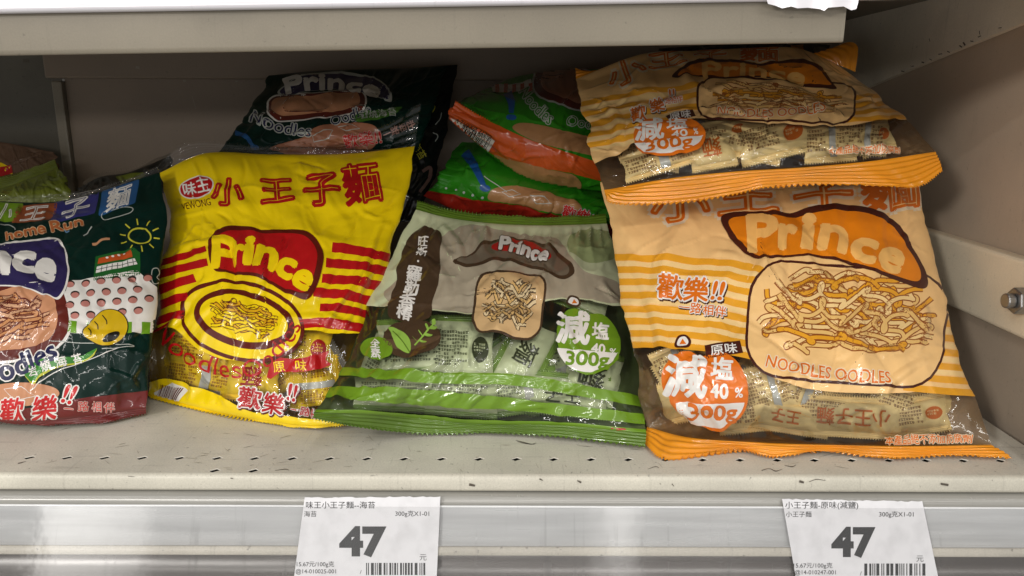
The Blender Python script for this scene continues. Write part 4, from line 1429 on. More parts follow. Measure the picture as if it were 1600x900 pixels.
# the stripes stop where the clear window begins
keepL = [it for k, it in enumerate(sl) if k < 15]
ob.decal('stripes', keepL, ro)
ob.decal('stripes', sr_[:-1], ro)
ob.decal('picture_panel', [(poly(rrect(1322, 508, 312, 186, 62, 4)), DBR, 2), (poly(rrect(1322, 508, 304, 178, 58, 4)), ORL, 3)] + strands(1322, 492, 268, 128, 4, 18, 9, ink((150, 84, 34)), (ORP, ORS, ink((240, 196, 120))), 4, 5), ro)
ban = [(1128, 338), (1175, 333), (1240, 331), (1300, 322), (1360, 326), (1400, 348), (1428, 390), (1446, 432), (1440, 452), (1400, 440), (1340, 418), (1270, 402), (1200, 408), (1165, 402), (1140, 372)]
cen = np.mean(ban, 0)
ob_bb = ob.decal('brand_banner', [(poly(curve(ban)), DBR, 6), (poly(curve([tuple(cen + (np.array(p) - cen) * (.93, .84)) for p in ban])), ink((236, 136, 22)), 7)], ro)
PL = ink((250, 196, 112))
ob.decal('brand_lettering', [(text(s, x, y, h, w=w, off=.05, rot=r), PL, 8) for (s, x, y, w, h, r) in (
    ('P', 1190, 368, 42, 80, -2), ('r', 1229, 374, 24, 78, 2), ('i', 1262, 364, 15, 78, 6), ('n', 1302, 374, 40, 78, 10), ('c', 1350, 391, 36, 76, 17), ('e', 1391, 407, 34, 74, 22))], ob_bb)
tt = []
for (s, x, y, w, h, r) in (('小', 1062, 316, 90, 70, -4), ('王', 1168, 308, 92, 64, -3), ('子', 1286, 306, 90, 66, -4), ('麵', 1390, 296, 88, 70, -8)):
    tt += [(text(s, x, y, h, w=w, off=.12, rot=r), CREAMW, 1), (text(s, x, y, h, w=w, off=.04, rot=r), ORD, 2), (text(s, x, y, h, w=w, off=-.024, rot=r), ORP, 3)]
ob.decal('title_lettering', tt, ro)
ln = []
for (s, x, y, h, r) in (('歡', 1049, 450, 40, 3), ('樂', 1088, 454, 40, 4), ('!!', 1122, 458, 40, 14)):
    ln += [(text(s, x + 1.5, y + 2.5, h, off=.09, rot=r), DBR, 2), (text(s, x, y, h, off=.085, rot=r), WHITE, 3), (text(s, x, y, h, off=.025, rot=r), ORD, 4)]
for (s, x, y) in (('一', 1070, 481), ('路', 1088, 483), ('相', 1107, 487), ('伴', 1126, 490)):
    ln += [(text(s, x + 1, y + 1.5, 18, off=.1, rot=6), DBR, 2), (text(s, x, y, 18, off=.09, rot=6), WHITE, 3), (text(s, x, y, 18, off=.015, rot=6), ORD, 4)]
ob.decal('slogan_lettering', ln, ro)
ob.decal('flavour_tag', [(poly([(1101, 541), (1156, 533), (1161, 552), (1104, 562)]), DBR, 4), (text('原味', 1131, 547, 17, w=41, off=.015, rot=-8), WHITE, 5)], ro)
ob.decal('weight_badge', [(poly(curve([(1034, 592), (1042, 566), (1058, 554), (1078, 550), (1096, 558), (1130, 552), (1156, 572), (1168, 606), (1164, 640), (1142, 664), (1112, 672), (1078, 654), (1050, 626)], 6)), ORD, 4),
                          (poly([(1058, 628), (1163, 627)] + ell(1111, 624, 52, 43, 0, 24, 4, 172)[1:-1]), WHITE, 5),
                          (text('減', 1072, 588, 68, off=.03, rot=2), WHITE, 5), (text('塩', 1128, 577, 36, off=.028, rot=2), WHITE, 5),
                          (text('40', 1124, 610, 28, off=.03, rot=2), WHITE, 5), (text('%', 1154, 612, 19, off=.02, rot=2), WHITE, 5),
                          (text('300g', 1114, 645, 33, off=.03, w=74, rot=2), ORD, 6)], ro)
ob.decal('noodles_lettering', outlined('NOODLES OODLES', 1292, 584, 26, ORD, CREAMW, 6, off=.01, out=.075, w=192, rot=8, arc=-.12), ro)
ob.decal('notice_lettering', outlined('本產品絕不添加防腐劑', 1450, 686, 14.5, ORD, CREAMW, 3, off=.012, out=.08, w=134, rot=-1), ro)
ob.decal('onigiri_icon', [(poly(curve([(1054, 541), (1060, 527), (1072, 525), (1080, 534), (1076, 544), (1062, 546)], 5)), DBR, 4), (poly(curve([(1058, 540), (1062, 530), (1071, 528), (1076, 535), (1073, 541), (1063, 543)], 5)), WHITE, 5),
                          (poly([(1062, 540), (1067, 531), (1073, 540)]), ORD, 6)], ro)
PC = ink((247, 218, 152), bump=.1, coat=.35, rough=.42, thru=0.0); PCM = ink((136, 86, 46))
for i, (cx_, cy_, w_, h_, r_, dy, lb, mo) in enumerate([
    (1205, 612, 84, 66, -16, .011, 'cream packet right of the orange weight badge in the front orange bag', None),
    (1308, 642, 120, 34, 6, .012, 'cream packet under the noodles lettering of the front orange bag', None),
    (1228, 672, 126, 34, 9, .010, 'cream packet at the bottom of the front orange bag, beside the badge', '王子'),
    (1334, 678, 140, 42, 3, .008, 'cream packet with orange characters at the bottom of the front orange bag', '小王子麵'),
    (1398, 628, 80, 34, 18, .017, 'cream packet right of the noodles lettering in the front orange bag', None),
    (1062, 664, 84, 44, -12, .016, 'cream packet below the orange weight badge at the lower left corner', '麵'),
    (1050, 566, 66, 36, -24, .014, 'cream packet peeking out above the orange weight badge of the front bag', None),
    (1470, 655, 70, 40, -40, .026, 'cream packet deep in the lower right corner of the front orange bag', None),
    (1432, 672, 92, 40, -10, .013, 'cream packet above the notice at the lower right of the front orange bag', None),
    (1256, 618, 88, 40, 20, .018, 'cream packet tucked under the picture panel of the front orange bag', None),
    (1168, 676, 84, 36, -6, .014, 'cream packet at the bottom right of the weight badge in the front orange bag', None)]):
    packet(ob, cx_, cy_, w_, h_, r_, dy, lb, 'small packets inside the bags', PC, PC, PCM, 80 + i, mo, ORD, cs=4.2)

for i, (x, y, r) in enumerate([(1120, 650, 35), (1180, 640, -50), (1270, 665, 25), (1365, 650, -30), (1430, 660, 50), (1030, 620, 60)]):
    packet(ob, x, y, 100, 66, r, .034, 'cream packet buried behind the others in the front orange bag', 'small packets inside the bags', PC, PC, PCM, 160 + i, cs=4.2)

# upper orange bag, lying on the first
uo = Sheet([
    [(944, 297, .128), (1045, 279, .120), (1150, 268, .116), (1250, 262, .116), (1360, 252, .118), (1462, 237, .126)],
    [(928, 238, .165), (1025, 222, .155), (1130, 212, .150), (1230, 208, .150), (1330, 204, .152), (1418, 192, .160)],
    [(913, 180, .215), (1010, 158, .208), (1110, 147, .204), (1205, 144, .204), (1300, 144, .206), (1372, 150, .212)],
    [(900, 124, .270), (1000, 86, .275), (1085, 80, .276), (1170, 76, .276), (1245, 76, .276), (1306, 100, .274)]],
    (.25, .24), bulge=.024, thick=.055, res=(320, 300), seed=53, creases=75, lump=.0016, gather=(.0035, .003), folds=[
        (1380, 245, 1400, 200, .002, .004), (1330, 255, 1370, 190, .002, .004), (1090, 262, 1060, 225, .002, .004), (1270, 258, 1255, 215, .0018, .004),
        (960, 285, 990, 230, .002, .005), (930, 150, 950, 260, .002, .006), (1000, 100, 990, 190, .0018, .008), (1170, 255, 1200, 200, .0016, .004),
        (1060, 110, 1090, 160, .0014, .008), (1430, 230, 1400, 170, .0018, .005), (1010, 290, 1020, 240, .0018, .003)])
ru = root_of(uo, 'orange noodle bag on top at the right, lying on the front orange bag', group=GROUP)
uo.build_body(ru, FILM, ORB)
uo.seal('bottom_seal', 'bottom', [(945, 304, .112), (958, 317, .110), (1040, 317, .108), (1130, 307, .106), (1200, 293, .106), (1290, 288, .106), (1400, 293, .106), (1440, 290, .108), (1472, 268, .112)], ru, SEALO, ribs=6, teeth=80, wav=.0014, ribamp=.0005)
uo.seal('top_seal', 'top', [(899, 108, .275), (915, 112, .282), (926, 116, .285)], ru, SEALO, ribs=3, teeth=6, u0=0.0, u1=.09, n=60)
uo.seal('top_seal', 'top', [(1312, 72, .285), (1328, 68, .280), (1342, 78, .272), (1334, 112, .268)], ru, SEALO, ribs=4, teeth=14, u0=.88, u1=1.0, n=60)
uo.decal('orange_print', [(uo.band(None, [(932, 256), (975, 238), (1000, 214), (1060, 188), (1120, 186), (1200, 193), (1270, 196), (1330, 196), (1372, 188), (1420, 188)]), ORL, 0, 'uv')], ru)
sl = []
for k, y in enumerate((160, 177, 194, 211, 228)):
    sl.append((ribbon([(908, y + 4), (950, y - 6), (1000, y - 16), (1060, y - 22 - k), (1110, y - 24 - 2 * k)][:5 - (k > 2)], 8), ORS, 1))
    sl.append((ribbon([(908, y + 12), (950, y + 2), (1000, y - 8), (1060, y - 14 - k)][:4 - (k > 3)], 6), ORP, 1))
for y in (152, 164, 176, 187):
    sl.append((ribbon([(1322, y + 2), (1350, y), (1420, y - 4)], 6.5), ORS, 1))
uo.decal('stripes', sl[:-4], ru)
uo.decal('stripes', sl[-4:], ru)
uo.decal('picture_panel', [(poly(rrect(1213, 158, 250, 66, 26, 2)), DBR, 2), (poly(rrect(1213, 158, 243, 60, 23, 2)), ORL, 3)] + strands(1213, 155, 216, 40, 2, 10, 5, ink((150, 84, 34)), (ORP, ORS, ink((240, 196, 120))), 4, 6), ru)
ban = [(1050, 120), (1082, 98), (1130, 94), (1190, 98), (1240, 92), (1280, 104), (1300, 130), (1304, 140), (1262, 134), (1200, 124), (1140, 126), (1090, 122)]
cen = np.mean(ban, 0)
uo_bb = uo.decal('brand_banner', [(poly(curve(ban)), DBR, 6), (poly(curve([tuple(cen + (np.array(p) - cen) * (.93, .76)) for p in ban])), ink((236, 136, 22)), 7)], ru)
uo.decal('brand_lettering', [(text('Prince', 1178, 112, 32, w=160, off=.05, rot=3, arc=.15), PL, 8)], uo_bb)
tt = []
for (s, x, y, w, h, r) in (('小', 978, 112, 60, 40, -20), ('王', 1042, 92, 60, 26, -10), ('子', 1110, 86, 50, 18, -4), ('麵', 1186, 84, 60, 22, -2)):
    tt += [(text(s, x, y, h, w=w, off=.12, rot=r), CREAMW, 1), (text(s, x, y, h, w=w, off=.04, rot=r), ORD, 2), (text(s, x, y, h, w=w, off=-.024, rot=r), ORP, 3)]
uo.decal('title_lettering', tt, ru)
ln = []
for (s, x, y, h, r) in (('歡', 997, 180, 25, -8), ('樂', 1026, 164, 24, -16), ('!!', 1050, 147, 22, -6)):
    ln += [(text(s, x + 1, y + 1.5, h, off=.09, rot=r), DBR, 2), (text(s, x, y, h, off=.085, rot=r), WHITE, 3), (text(s, x, y, h, off=.025, rot=r), ORD, 4)]
ln += [(text('一路相伴', 1048, 158, 9.5, off=.11, rot=-8), WHITE, 3), (text('一路相伴', 1048, 158, 9.5, off=.015, rot=-8), ORD, 4)]
uo.decal('slogan_lettering', ln, ru)
uo.decal('flavour_tag', [(poly([(1040, 182), (1082, 172), (1087, 182), (1046, 191)]), DBR, 4), (text('原味', 1063, 181.5, 12, w=33, off=.015, rot=-11), WHITE, 5)], ru)
uo.decal('weight_badge', [(poly(curve([(992, 212), (998, 198), (1012, 188), (1040, 190), (1078, 186), (1098, 200), (1102, 216), (1090, 234), (1060, 243), (1022, 244), (998, 234)], 6)), ORD, 4),
                          (poly([(993, 226), (1099, 212)] + ell(1046, 218, 52, 22, -8, 24, 0, 172)[1:-1]), WHITE, 5),
                          (text('減', 1015, 204, 36, w=44, off=.03, rot=-4), WHITE, 5), (text('塩', 1058, 196, 20, w=32, off=.025, rot=-6), WHITE, 5),
                          (text('40', 1062, 211, 13, w=24, off=.03, rot=-7), WHITE, 5), (text('%', 1087, 207, 11, off=.02, rot=-7), WHITE, 5),
                          (text('300g', 1046, 228, 22, off=.035, w=72, rot=-7), ORD, 6)], ru)
uo.decal('noodles_lettering', outlined('NOODLES OODLES', 1204, 178, 17, ORD, CREAMW, 6, off=.01, out=.08, w=166, rot=-1, arc=-.15), ru)
uo.decal('notice_lettering', outlined('本產品絕不添加防腐劑', 1351, 235, 13.5, ORD, CREAMW, 3, off=.012, out=.08, w=112, rot=-1), ru)
for i, (cx_, cy_, w_, h_, r_, dy, lb, mo) in enumerate([
    (1208, 226, 106, 50, -14, .009, 'cream packet in the middle of the top orange bag window', None),
    (1030, 262, 110, 28, -17, .012, 'cream packet at the lower left of the top orange bag window', None),
    (1112, 248, 66, 46, -10, .014, 'cream packet right of the badge in the top orange bag', '麵'),
    (1130, 206, 84, 26, -12, .016, 'cream packet under the noodles lettering of the top orange bag', None),
    (1296, 228, 74, 44, -4, .012, 'cream packet left of the notice in the top orange bag', None),
    (1178, 252, 84, 34, 12, .014, 'cream packet just above the orange seal of the top orange bag', None),
    (1420, 232, 52, 34, -20, .016, 'cream packet at the far right of the top orange bag window', None),
    (1364, 216, 62, 40, 3, .012, 'cream packet above the notice at the right of the top orange bag', None)]):
    packet(uo, cx_, cy_, w_, h_, r_, dy, lb, 'small packets inside the bags', PC, PC, PCM, 100 + i, mo, ORD, cs=4.4)

for i, (x, y, r) in enumerate([(1080, 262, 25), (1160, 245, -40), (1250, 240, 30), (1320, 235, -25), (985, 272, 10)]):
    packet(uo, x, y, 84, 50, r, .030, 'cream packet buried behind the others in the top orange bag', 'small packets inside the bags', PC, PC, PCM, 170 + i, cs=4.2)

# ------------------------------------------------------------------ dark green seaweed bag at the front left
DGR = ink((5, 38, 32), coat=.5, spec=.15); MRN = ink((112, 28, 26)); PUR = ink((44, 36, 84)); PEA = ink((206, 146, 108)); DRED = ink((100, 36, 28)); LIME = ink((110, 160, 34)); SUN = ink((206, 200, 60)); CRD = ink((206, 30, 34)); PNK = ink((196, 130, 120))
eb = Sheet([
    [(-178, 640, 'z0.010'), (-50, 652, 'z0.010'), (90, 654, 'z0.010'), (228, 636, 'z0.010')],
    [(-186, 552, .112), (-50, 556, .102), (100, 556, .100), (235, 545, .106)],
    [(-190, 460, .150), (-45, 462, .142), (105, 458, .140), (246, 448, .146)],
    [(-190, 386, .195), (-40, 384, .190), (102, 378, .190), (261, 350, .196)],
    [(-184, 322, .238), (-32, 315, .238), (100, 314, .238), (250, 270, .250)]],
    (.235, .25), bulge=.028, thick=.05, seed=71, creases=75, lump=.0014, folds=[
        (165, 580, 220, 610, .002, .004), (40, 360, 150, 330, .0016, .008), (60, 520, 110, 480, .0012, .004), (150, 360, 100, 420, .0014, .006),
        (205, 600, 228, 560, .002, .004), (0, 500, 40, 450, .001, .004)])
re_ = root_of(eb, 'dark green noodle bag with a maroon base and yellow sun drawing at left front', group=GROUP)
eb.build_body(re_, FILM, DGR)
eb.seal('clear_seal', 'top', [(-184, 312, .244), (-32, 304, .244), (100, 303, .244), (176, 288, .247), (247, 261, .254)], re_, FILM, ribs=5, teeth=90)
eb.seal('bottom_seal', 'bottom', [(-176, 654, 'z0.003'), (-50, 660, 'z0.003'), (70, 664, 'z0.003'), (160, 660, 'z0.003'), (228, 645, 'z0.003')], re_, MRN, ribs=4)
eb.decal('green_print', [(eb.band(None, [(-180, 640), (-50, 642), (20, 640), (100, 626), (160, 618), (232, 610)]), DGR, 0, 'uv')], re_)
eb.decal('maroon_band', [(eb.band([(-180, 640), (-50, 642), (20, 640), (100, 626), (160, 618), (232, 610)], None), MRN, 0, 'uv')], re_)
til = []
for (s, x, y, w, h, r, c) in (('小', 4, 331, 52, 28, 3, (120, 160, 30)), ('王', 54, 333, 62, 26, -4, (156, 80, 44)), ('子', 117, 325, 72, 30, -14, (52, 52, 120)), ('麵', 186, 309, 62, 34, -18, (38, 88, 140))):
    til += [(poly(rrect(x, y, w, h, 3, r, skew=-.5)), ink(c), 1), (text(s, x, y, h * .95, w=w * .62, off=.03, rot=r, shear=.5), WHITE, 2), (text(s, x, y, h * .95, w=w * .62, off=-.025, rot=r, shear=.5), ink(c), 3)]
eb.decal('title_tiles', til, re_)
eb.decal('home_run_lettering', outlined('home', 40, 363, 21, ink((196, 110, 60)), ink((222, 190, 150)), 1, off=.03, out=.08, w=62, rot=-12) + outlined('Run', 104, 350, 21, ink((196, 110, 60)), ink((222, 190, 150)), 1, off=.03, out=.08, w=50, rot=-12), re_)
sun = [(ribbon(ell(219, 369, 18, 12, 8, 20), 2.4, closed=True), SUN, 1)]
for k in range(10):
    a = R(36 * k + 10)
    sun.append((ribbon([(219 + 23 * math.cos(a), 369 + 17 * math.sin(a)), (219 + 33 * math.cos(a), 369 + 26 * math.sin(a))], 2, smooth=False), SUN, 1))
eb.decal('sun_drawing', sun, re_)
GRY = ink((190, 194, 188))
for it_ in [(ribbon(curve([(158, 337), (165, 330), (180, 328), (195, 324), (208, 326), (206, 332), (195, 336), (180, 340), (165, 343)], 4), 1.2, closed=True), GRY, 1),
                     (ribbon([(143, 353), (138, 360), (136, 364), (130, 368)], 1.6), GRY, 1), (ribbon([(145, 384), (152, 382), (160, 376), (172, 374)], 4), ink((206, 150, 110)), 1),
                     (ribbon(curve([(238, 422), (246, 420), (248, 428), (244, 434), (249, 440), (240, 444), (236, 436)], 4), 1.3, closed=True), GRY, 1),
                     (ribbon([(0, 350), (12, 350), (22, 356), (24, 360)], 1.3), GRY, 1), (ribbon([(100, 358), (104, 362), (108, 360)], 2), ink((110, 150, 190)), 1)]:
    eb.decal('doodle', [it_], re_)
eb.decal('scoreboard_drawing', [(poly([(150, 402), (208, 388), (220, 396), (219, 430), (146, 440)]), ink((28, 96, 40)), 1), (poly([(155, 405), (206, 393), (208, 403), (153, 414)]), ink((196, 84, 34)), 2),
                                (poly([(152, 418), (211, 405), (215, 414), (150, 428)]), WHITE, 2)] + [(ribbon([(152 + 8 * k, 419 - 1.8 * k), (150 + 8.4 * k, 428 - 1.8 * k)], .9, smooth=False), DGR, 3) for k in range(1, 8)] +
         [(ribbon([(151, 423), (213, 410)], .9, smooth=False), DGR, 3)] + [(poly(ell(168 + 9 * k, 404 - 2.2 * k, 2.4, 1.6, 0, 12)), WHITE, 3) for k in range(4)], re_)
crowd = [(poly([(108, 440), (150, 434), (213, 423), (243, 449), (240, 505), (92, 506)]), WHITE, 1)]
for j in range(4):
    for i in range(6):
        x, y = 110 + i * 24 + (j % 2) * 8, 445 + j * 16.5 - i * 2.2
        if x < 236:
            crowd += [(poly(ell(x, y, 7.2, 5.6, -8, 18)), ink((40, 28, 24)), 2), (poly(ell(x, y + 1.6, 6.4, 4.6, -8, 18)), PNK, 3)]
for k in range(5):
    crowd.append((poly([(108 + k * 28, 504), (121 + k * 28, 504), (121 + k * 28, 522), (108 + k * 28, 522)]), LIME, 2))
crowd.append((poly([(86, 504), (240, 503), (239, 520), (84, 523)]), WHITE, 1))
eb.decal('crowd_panel', crowd, re_)
GLV = ink((216, 178, 20)); BLK = ink((24, 22, 20))
gl_o = [(131, 522), (140, 506), (152, 494), (164, 486), (182, 487), (196, 500), (198, 518), (188, 532), (168, 541), (148, 536)]
gl_c = np.mean(gl_o, 0)
eb.decal('glove_drawing', [(poly(curve([tuple(gl_c + (np.array(p) - gl_c) * 1.05) for p in gl_o], 6)), BLK, 4), (poly(curve(gl_o, 6)), GLV, 5), (poly(ell(174, 528, 14, 6, -28)), BLK, 6),
                           (ribbon([(138, 515), (142, 520), (143, 525)], 1.6), BLK, 6), (ribbon([(148, 503), (153, 509), (154, 516)], 1.6), BLK, 6), (ribbon([(160, 494), (166, 502), (167, 508)], 1.6), BLK, 6)], re_)
eb.decal('picture_panel', [(poly(rrect(-30, 510, 286, 130, 52, -10)), WHITE, 2), (poly(rrect(-30, 510, 278, 122, 48, -10)), DRED, 3), (poly(rrect(-32, 508, 250, 96, 40, -10)), PEA, 4)] + strands(-32, 508, 226, 76, -10, 14, 8, DRED, (ink((228, 178, 140)), ink((212, 150, 100))), 5, 9), re_)
ban = [(-150, 470), (-130, 410), (-70, 386), (0, 382), (50, 376), (84, 372), (98, 380), (106, 400), (108, 436), (96, 470), (70, 462), (10, 448), (-60, 452), (-110, 480)]
cen = np.mean(ban, 0)
eb_bb = eb.decal('brand_banner', [(poly(curve(ban)), WHITE, 5), (poly(curve([tuple(cen + (np.array(p) - cen) * (.97, .93)) for p in ban])), PUR, 6)], re_)
eb.decal('brand_lettering', [(text(s, x, y, 66, w=w, off=.06, rot=r), WHITE, 7) for (s, x, y, w, r) in (('P', -116, 430, 38, -16), ('r', -80, 424, 20, -8), ('i', -56, 414, 12, -6), ('n', -4, 413, 40, 2), ('c', 39, 412, 30, 6), ('e', 72, 424, 26, 12))], eb_bb)
NAV = ink((26, 30, 74))
eb.decal('noodles_lettering', outlined('Oodles', 28, 572, 46, NAV, WHITE, 5, off=.03, out=.075, w=132, rot=-20, arc=-.1), re_)
eb.decal('flavour_leaf', [(poly(curve([(38, 581), (60, 566), (92, 562), (126, 558), (140, 552), (152, 545), (146, 556), (128, 567), (90, 577), (70, 588), (56, 600)], 5)), ink((196, 196, 50)), 5), (poly(curve([(38, 580), (60, 565), (92, 561), (126, 557), (140, 551), (152, 545), (145, 554), (126, 565), (88, 575), (68, 585), (55, 597)], 5)), ink((54, 134, 34)), 6)] +
         [(text(s, x, y, 17, off=.015, rot=-16), WHITE, 7) for (s, x, y) in (('岩', 55, 581), ('燒', 76, 573), ('海', 98, 567), ('苔', 121, 562))], re_)
eb.decal('noodle_patch', [(poly(ell(28, 616, 66, 18, -2)), PEA, 2), (ribbon([(8, 608), (36, 604), (58, 618), (26, 626)], 1.3, smooth=False, closed=True), WHITE, 3), (ribbon([(52, 610), (82, 586), (130, 566), (186, 544)], 1.3), WHITE, 3), (ribbon([(60, 526), (90, 536), (150, 537), (200, 540), (204, 543), (160, 546)], 1.3), GRY, 3)], re_)
ln = []
for (s, x, y, h, r) in (('歡', 21, 641, 40, -6), ('樂', 71, 637, 40, -6), ('!!', 109, 616, 40, 12)):
    ln += [(text(s, x, y, h, off=.08, rot=r, shear=.2), WHITE, 4), (text(s, x, y, h, off=.025, rot=r, shear=.2), CRD, 5)]
for (s, x, y) in (('一', 108, 638), ('路', 130, 634), ('相', 151, 635), ('伴', 171, 636)):
    ln += [(text(s, x, y, 17, off=.06, rot=0), ink((216, 190, 180)), 4), (text(s, x, y, 17, off=.0, rot=0), CRD, 5)]
eb.decal('slogan_lettering', ln, re_)

# ------------------------------------------------------------------ bags further back
kw = dict(res=(200, 180), creases=34)
# dark bag lying on its fellows behind the yellow one
fb = Sheet([
    [(340, 240, .300), (430, 246, .296), (520, 246, .294), (590, 244, .294), (652, 236, .298)],
    [(384, 188, .335), (460, 186, .328), (535, 184, .326), (605, 178, .326), (672, 172, .330)],
    [(420, 118, .398), (490, 111, .396), (570, 108, .396), (640, 106, .396), (700, 103, .398)]],
    (.22, .17), bulge=.030, thick=.05, seed=83, gather=(.005, .003), lump=.003, **kw)
rf = root_of(fb, 'dark green noodle bag lying behind the yellow bag, brand banner turned up', group=GROUP)
fb.build_body(rf, DGR, DGR)
fb.seal('clear_seal', 'bottom', [(344, 232, .292), (430, 232, .286), (530, 226, .284), (600, 196, .284), (658, 160, .290)], rf, FILM, ribs=5, teeth=60, u0=.05, u1=.98)
ban = [(434, 142), (470, 120), (530, 112), (580, 118), (606, 136), (610, 158), (580, 150), (530, 140), (480, 142), (448, 150)]
cen = np.mean(ban, 0)
fb_bb = fb.decal('brand_banner', [(poly(curve(ban)), GRY, 2), (poly(curve([tuple(cen + (np.array(p) - cen) * (.96, .88)) for p in ban])), PUR, 3)], rf)
fb.decal('brand_lettering', [(text('Prince', 520, 128, 34, w=150, off=.06, rot=3, arc=.3), WHITE, 4)], fb_bb)
fb.decal('picture_panel', [(poly(rrect(496, 164, 156, 42, 18, -4)), WHITE, 1), (poly(rrect(496, 164, 150, 38, 16, -4)), DRED, 2), (poly(rrect(494, 162, 138, 28, 12, -4)), PEA, 3)], rf)
fb.decal('noodles_lettering', outlined('Noodles', 440, 197, 28, NAV, GRY, 2, off=.0, out=.06, w=92, rot=14, arc=-.2) + outlined('Oodles', 548, 182, 20, NAV, GRY, 2, off=.0, out=.06, w=64, rot=-14), rf)
fb.decal('flavour_leaf', [(poly(curve([(554, 184), (570, 176), (600, 170), (628, 166), (616, 178), (596, 186), (562, 192)], 5)), ink((70, 120, 40)), 3), (text('岩燒海苔', 590, 178, 14, off=.01, w=58, rot=-8), GRY, 4)], rf)
fb.decal('noodle_patch', [(poly(curve([(420, 232), (470, 216), (490, 200), (540, 192), (580, 196), (592, 212), (570, 238), (480, 244)], 5)), ink((170, 112, 84)), 2),
                          (ribbon([(488, 212), (506, 204), (520, 204), (514, 216), (490, 222)], 1.3, smooth=False, closed=True), GRY, 3), (ribbon([(528, 198), (548, 194), (562, 200), (540, 204)], 1.3, smooth=False, closed=True), GRY, 3)], rf)
fb.decal('slogan_lettering', [(text('歡樂!!', 566, 218, 24, off=.05, rot=-10), ink((206, 160, 150)), 3), (text('歡樂!!', 566, 218, 24, off=.01, rot=-10), CRD, 4), (text('一路相伴', 622, 202, 13, off=.02, rot=-22), ink((206, 160, 150)), 4)], rf)
fb.decal('bat_drawing', [(ribbon([(372, 208), (386, 214), (396, 228)], [8, 7, 5]), ink((30, 84, 140)), 3), (poly(ell(398, 230, 7, 4, 10)), ink((30, 84, 140)), 3)], rf)
# dark bag under it, its right side showing
qb = Sheet([
    [(520, 350, .318), (590, 350, .314), (652, 344, .318)],
    [(560, 232, .366), (630, 232, .360), (694, 226, .364)],
    [(600, 108, .424), (660, 105, .422), (715, 101, .424)]],
    (.12, .24), bulge=.012, thick=.03, seed=91, lump=.002, **kw)
rq = root_of(qb, 'nearly black noodle bag showing only its right edge behind the yellow bag', group=GROUP)
qb.build_body(rq, ink((14, 20, 20)), DGR)
for it_ in [(ribbon([(680, 196), (688, 186), (690, 176)], 1.4), GRY, 1), (ribbon([(676, 208), (684, 214), (680, 222)], 1.3), GRY, 1), (ribbon([(662, 150), (674, 148), (682, 152)], 1.3), SUN, 1), (ribbon([(670, 160), (680, 166), (676, 176)], 1.2), SUN, 1),
                     (ribbon([(660, 268), (672, 262), (668, 282), (656, 300)], 5), ink((120, 92, 84)), 1)]:
    qb.decal('doodle', [it_], rq)
qb.decal('notice_lettering', [(text('海苔', 655, 236, 14, off=.01, rot=60), SUN, 1)], rq)

# two bright green bags stacked between the dark bags and the orange ones
BGR = ink((44, 132, 24)); ORR = ink((206, 84, 28)); RDD = ink((150, 34, 20)); TAN = ink((176, 128, 84)); BAT = ink((26, 82, 150))
kb = Sheet([
    [(662, 306, .300), (730, 334, .292), (810, 350, .286), (890, 362, .286), (965, 372, .288)],
    [(690, 266, .300), (752, 280, .286), (830, 304, .280), (900, 318, .280), (968, 330, .284)],
    [(722, 222, .345), (790, 226, .335), (860, 248, .330), (920, 270, .330), (972, 286, .334)]],
    (.19, .12), bulge=.024, thick=.04, seed=103, gather=(.003, .002), lump=.002, **kw)
rk = root_of(kb, 'lower bright green noodle bag, with a dark red end, behind the pale green bag', group=GROUP)
kb.build_body(rk, BGR, BGR)
kb.decal('red_band', [(kb.band([(664, 297), (725, 309), (800, 320), (860, 334), (965, 352)], None), RDD, 1, 'uv')], rk)
kb.decal('noodle_patch', [(poly(curve([(764, 312), (770, 296), (800, 290), (850, 300), (900, 316), (905, 336), (850, 330), (800, 318)], 5)), TAN, 2), (ribbon([(784, 300), (800, 296), (814, 304), (796, 308)], 1.3, smooth=False, closed=True), GRY, 3), (ribbon([(828, 306), (850, 308), (862, 318), (838, 318)], 1.3, smooth=False, closed=True), GRY, 3)], rk)
kb.decal('bat_drawing', [(ribbon([(728, 240), (742, 262), (756, 290)], [16, 12, 7]), BAT, 3), (poly(ell(758, 294, 8, 5, 10)), BAT, 3)], rk)
kb.decal('slogan_lettering', outlined('歡樂!!', 905, 336, 22, CRD, GRY, 3, off=.02, out=.06, rot=14), rk)
kb.decal('line_drawing', [(ribbon([(756, 276), (776, 288), (792, 300)], 1.3), GRY, 3)] + [(poly(ell(694 + 15 * k, 294 + 3.6 * k, 2.2, 2, 0, 10)), GRY, 3) for k in range(5)], rk)
jb = Sheet([
    [(702, 186, .286), (762, 236, .276), (820, 276, .272), (890, 292, .272), (970, 302, .276)],
    [(706, 168, .284), (766, 200, .268), (835, 226, .262), (900, 246, .262), (972, 264, .266)],
    [(724, 156, .320), (784, 160, .300), (850, 166, .292), (910, 178, .292), (974, 190, .296)],
    [(752, 142, .385), (806, 120, .388), (866, 111, .390), (920, 108, .390), (976, 108, .390)]],
    (.19, .18), bulge=.022, thick=.05, seed=113, gather=(.0025, .002), lump=.002, **kw)
rj = root_of(jb, 'upper bright green noodle bag with an orange band and a white barcode patch', group=GROUP)
jb.build_body(rj, BGR, BGR)
jb.decal('orange_band', [(jb.band([(708, 160), (764, 189), (818, 214), (865, 231), (976, 268)], [(700, 184), (752, 228), (800, 256), (850, 262), (976, 290)]), ORR, 1, 'uv')], rj)
jb.seal('orange_seal', 'bottom', [(712, 158, .270), (764, 190, .256), (818, 217, .250), (885, 240, .250), (972, 268, .252)], rj, ORR, ribs=5, teeth=60)
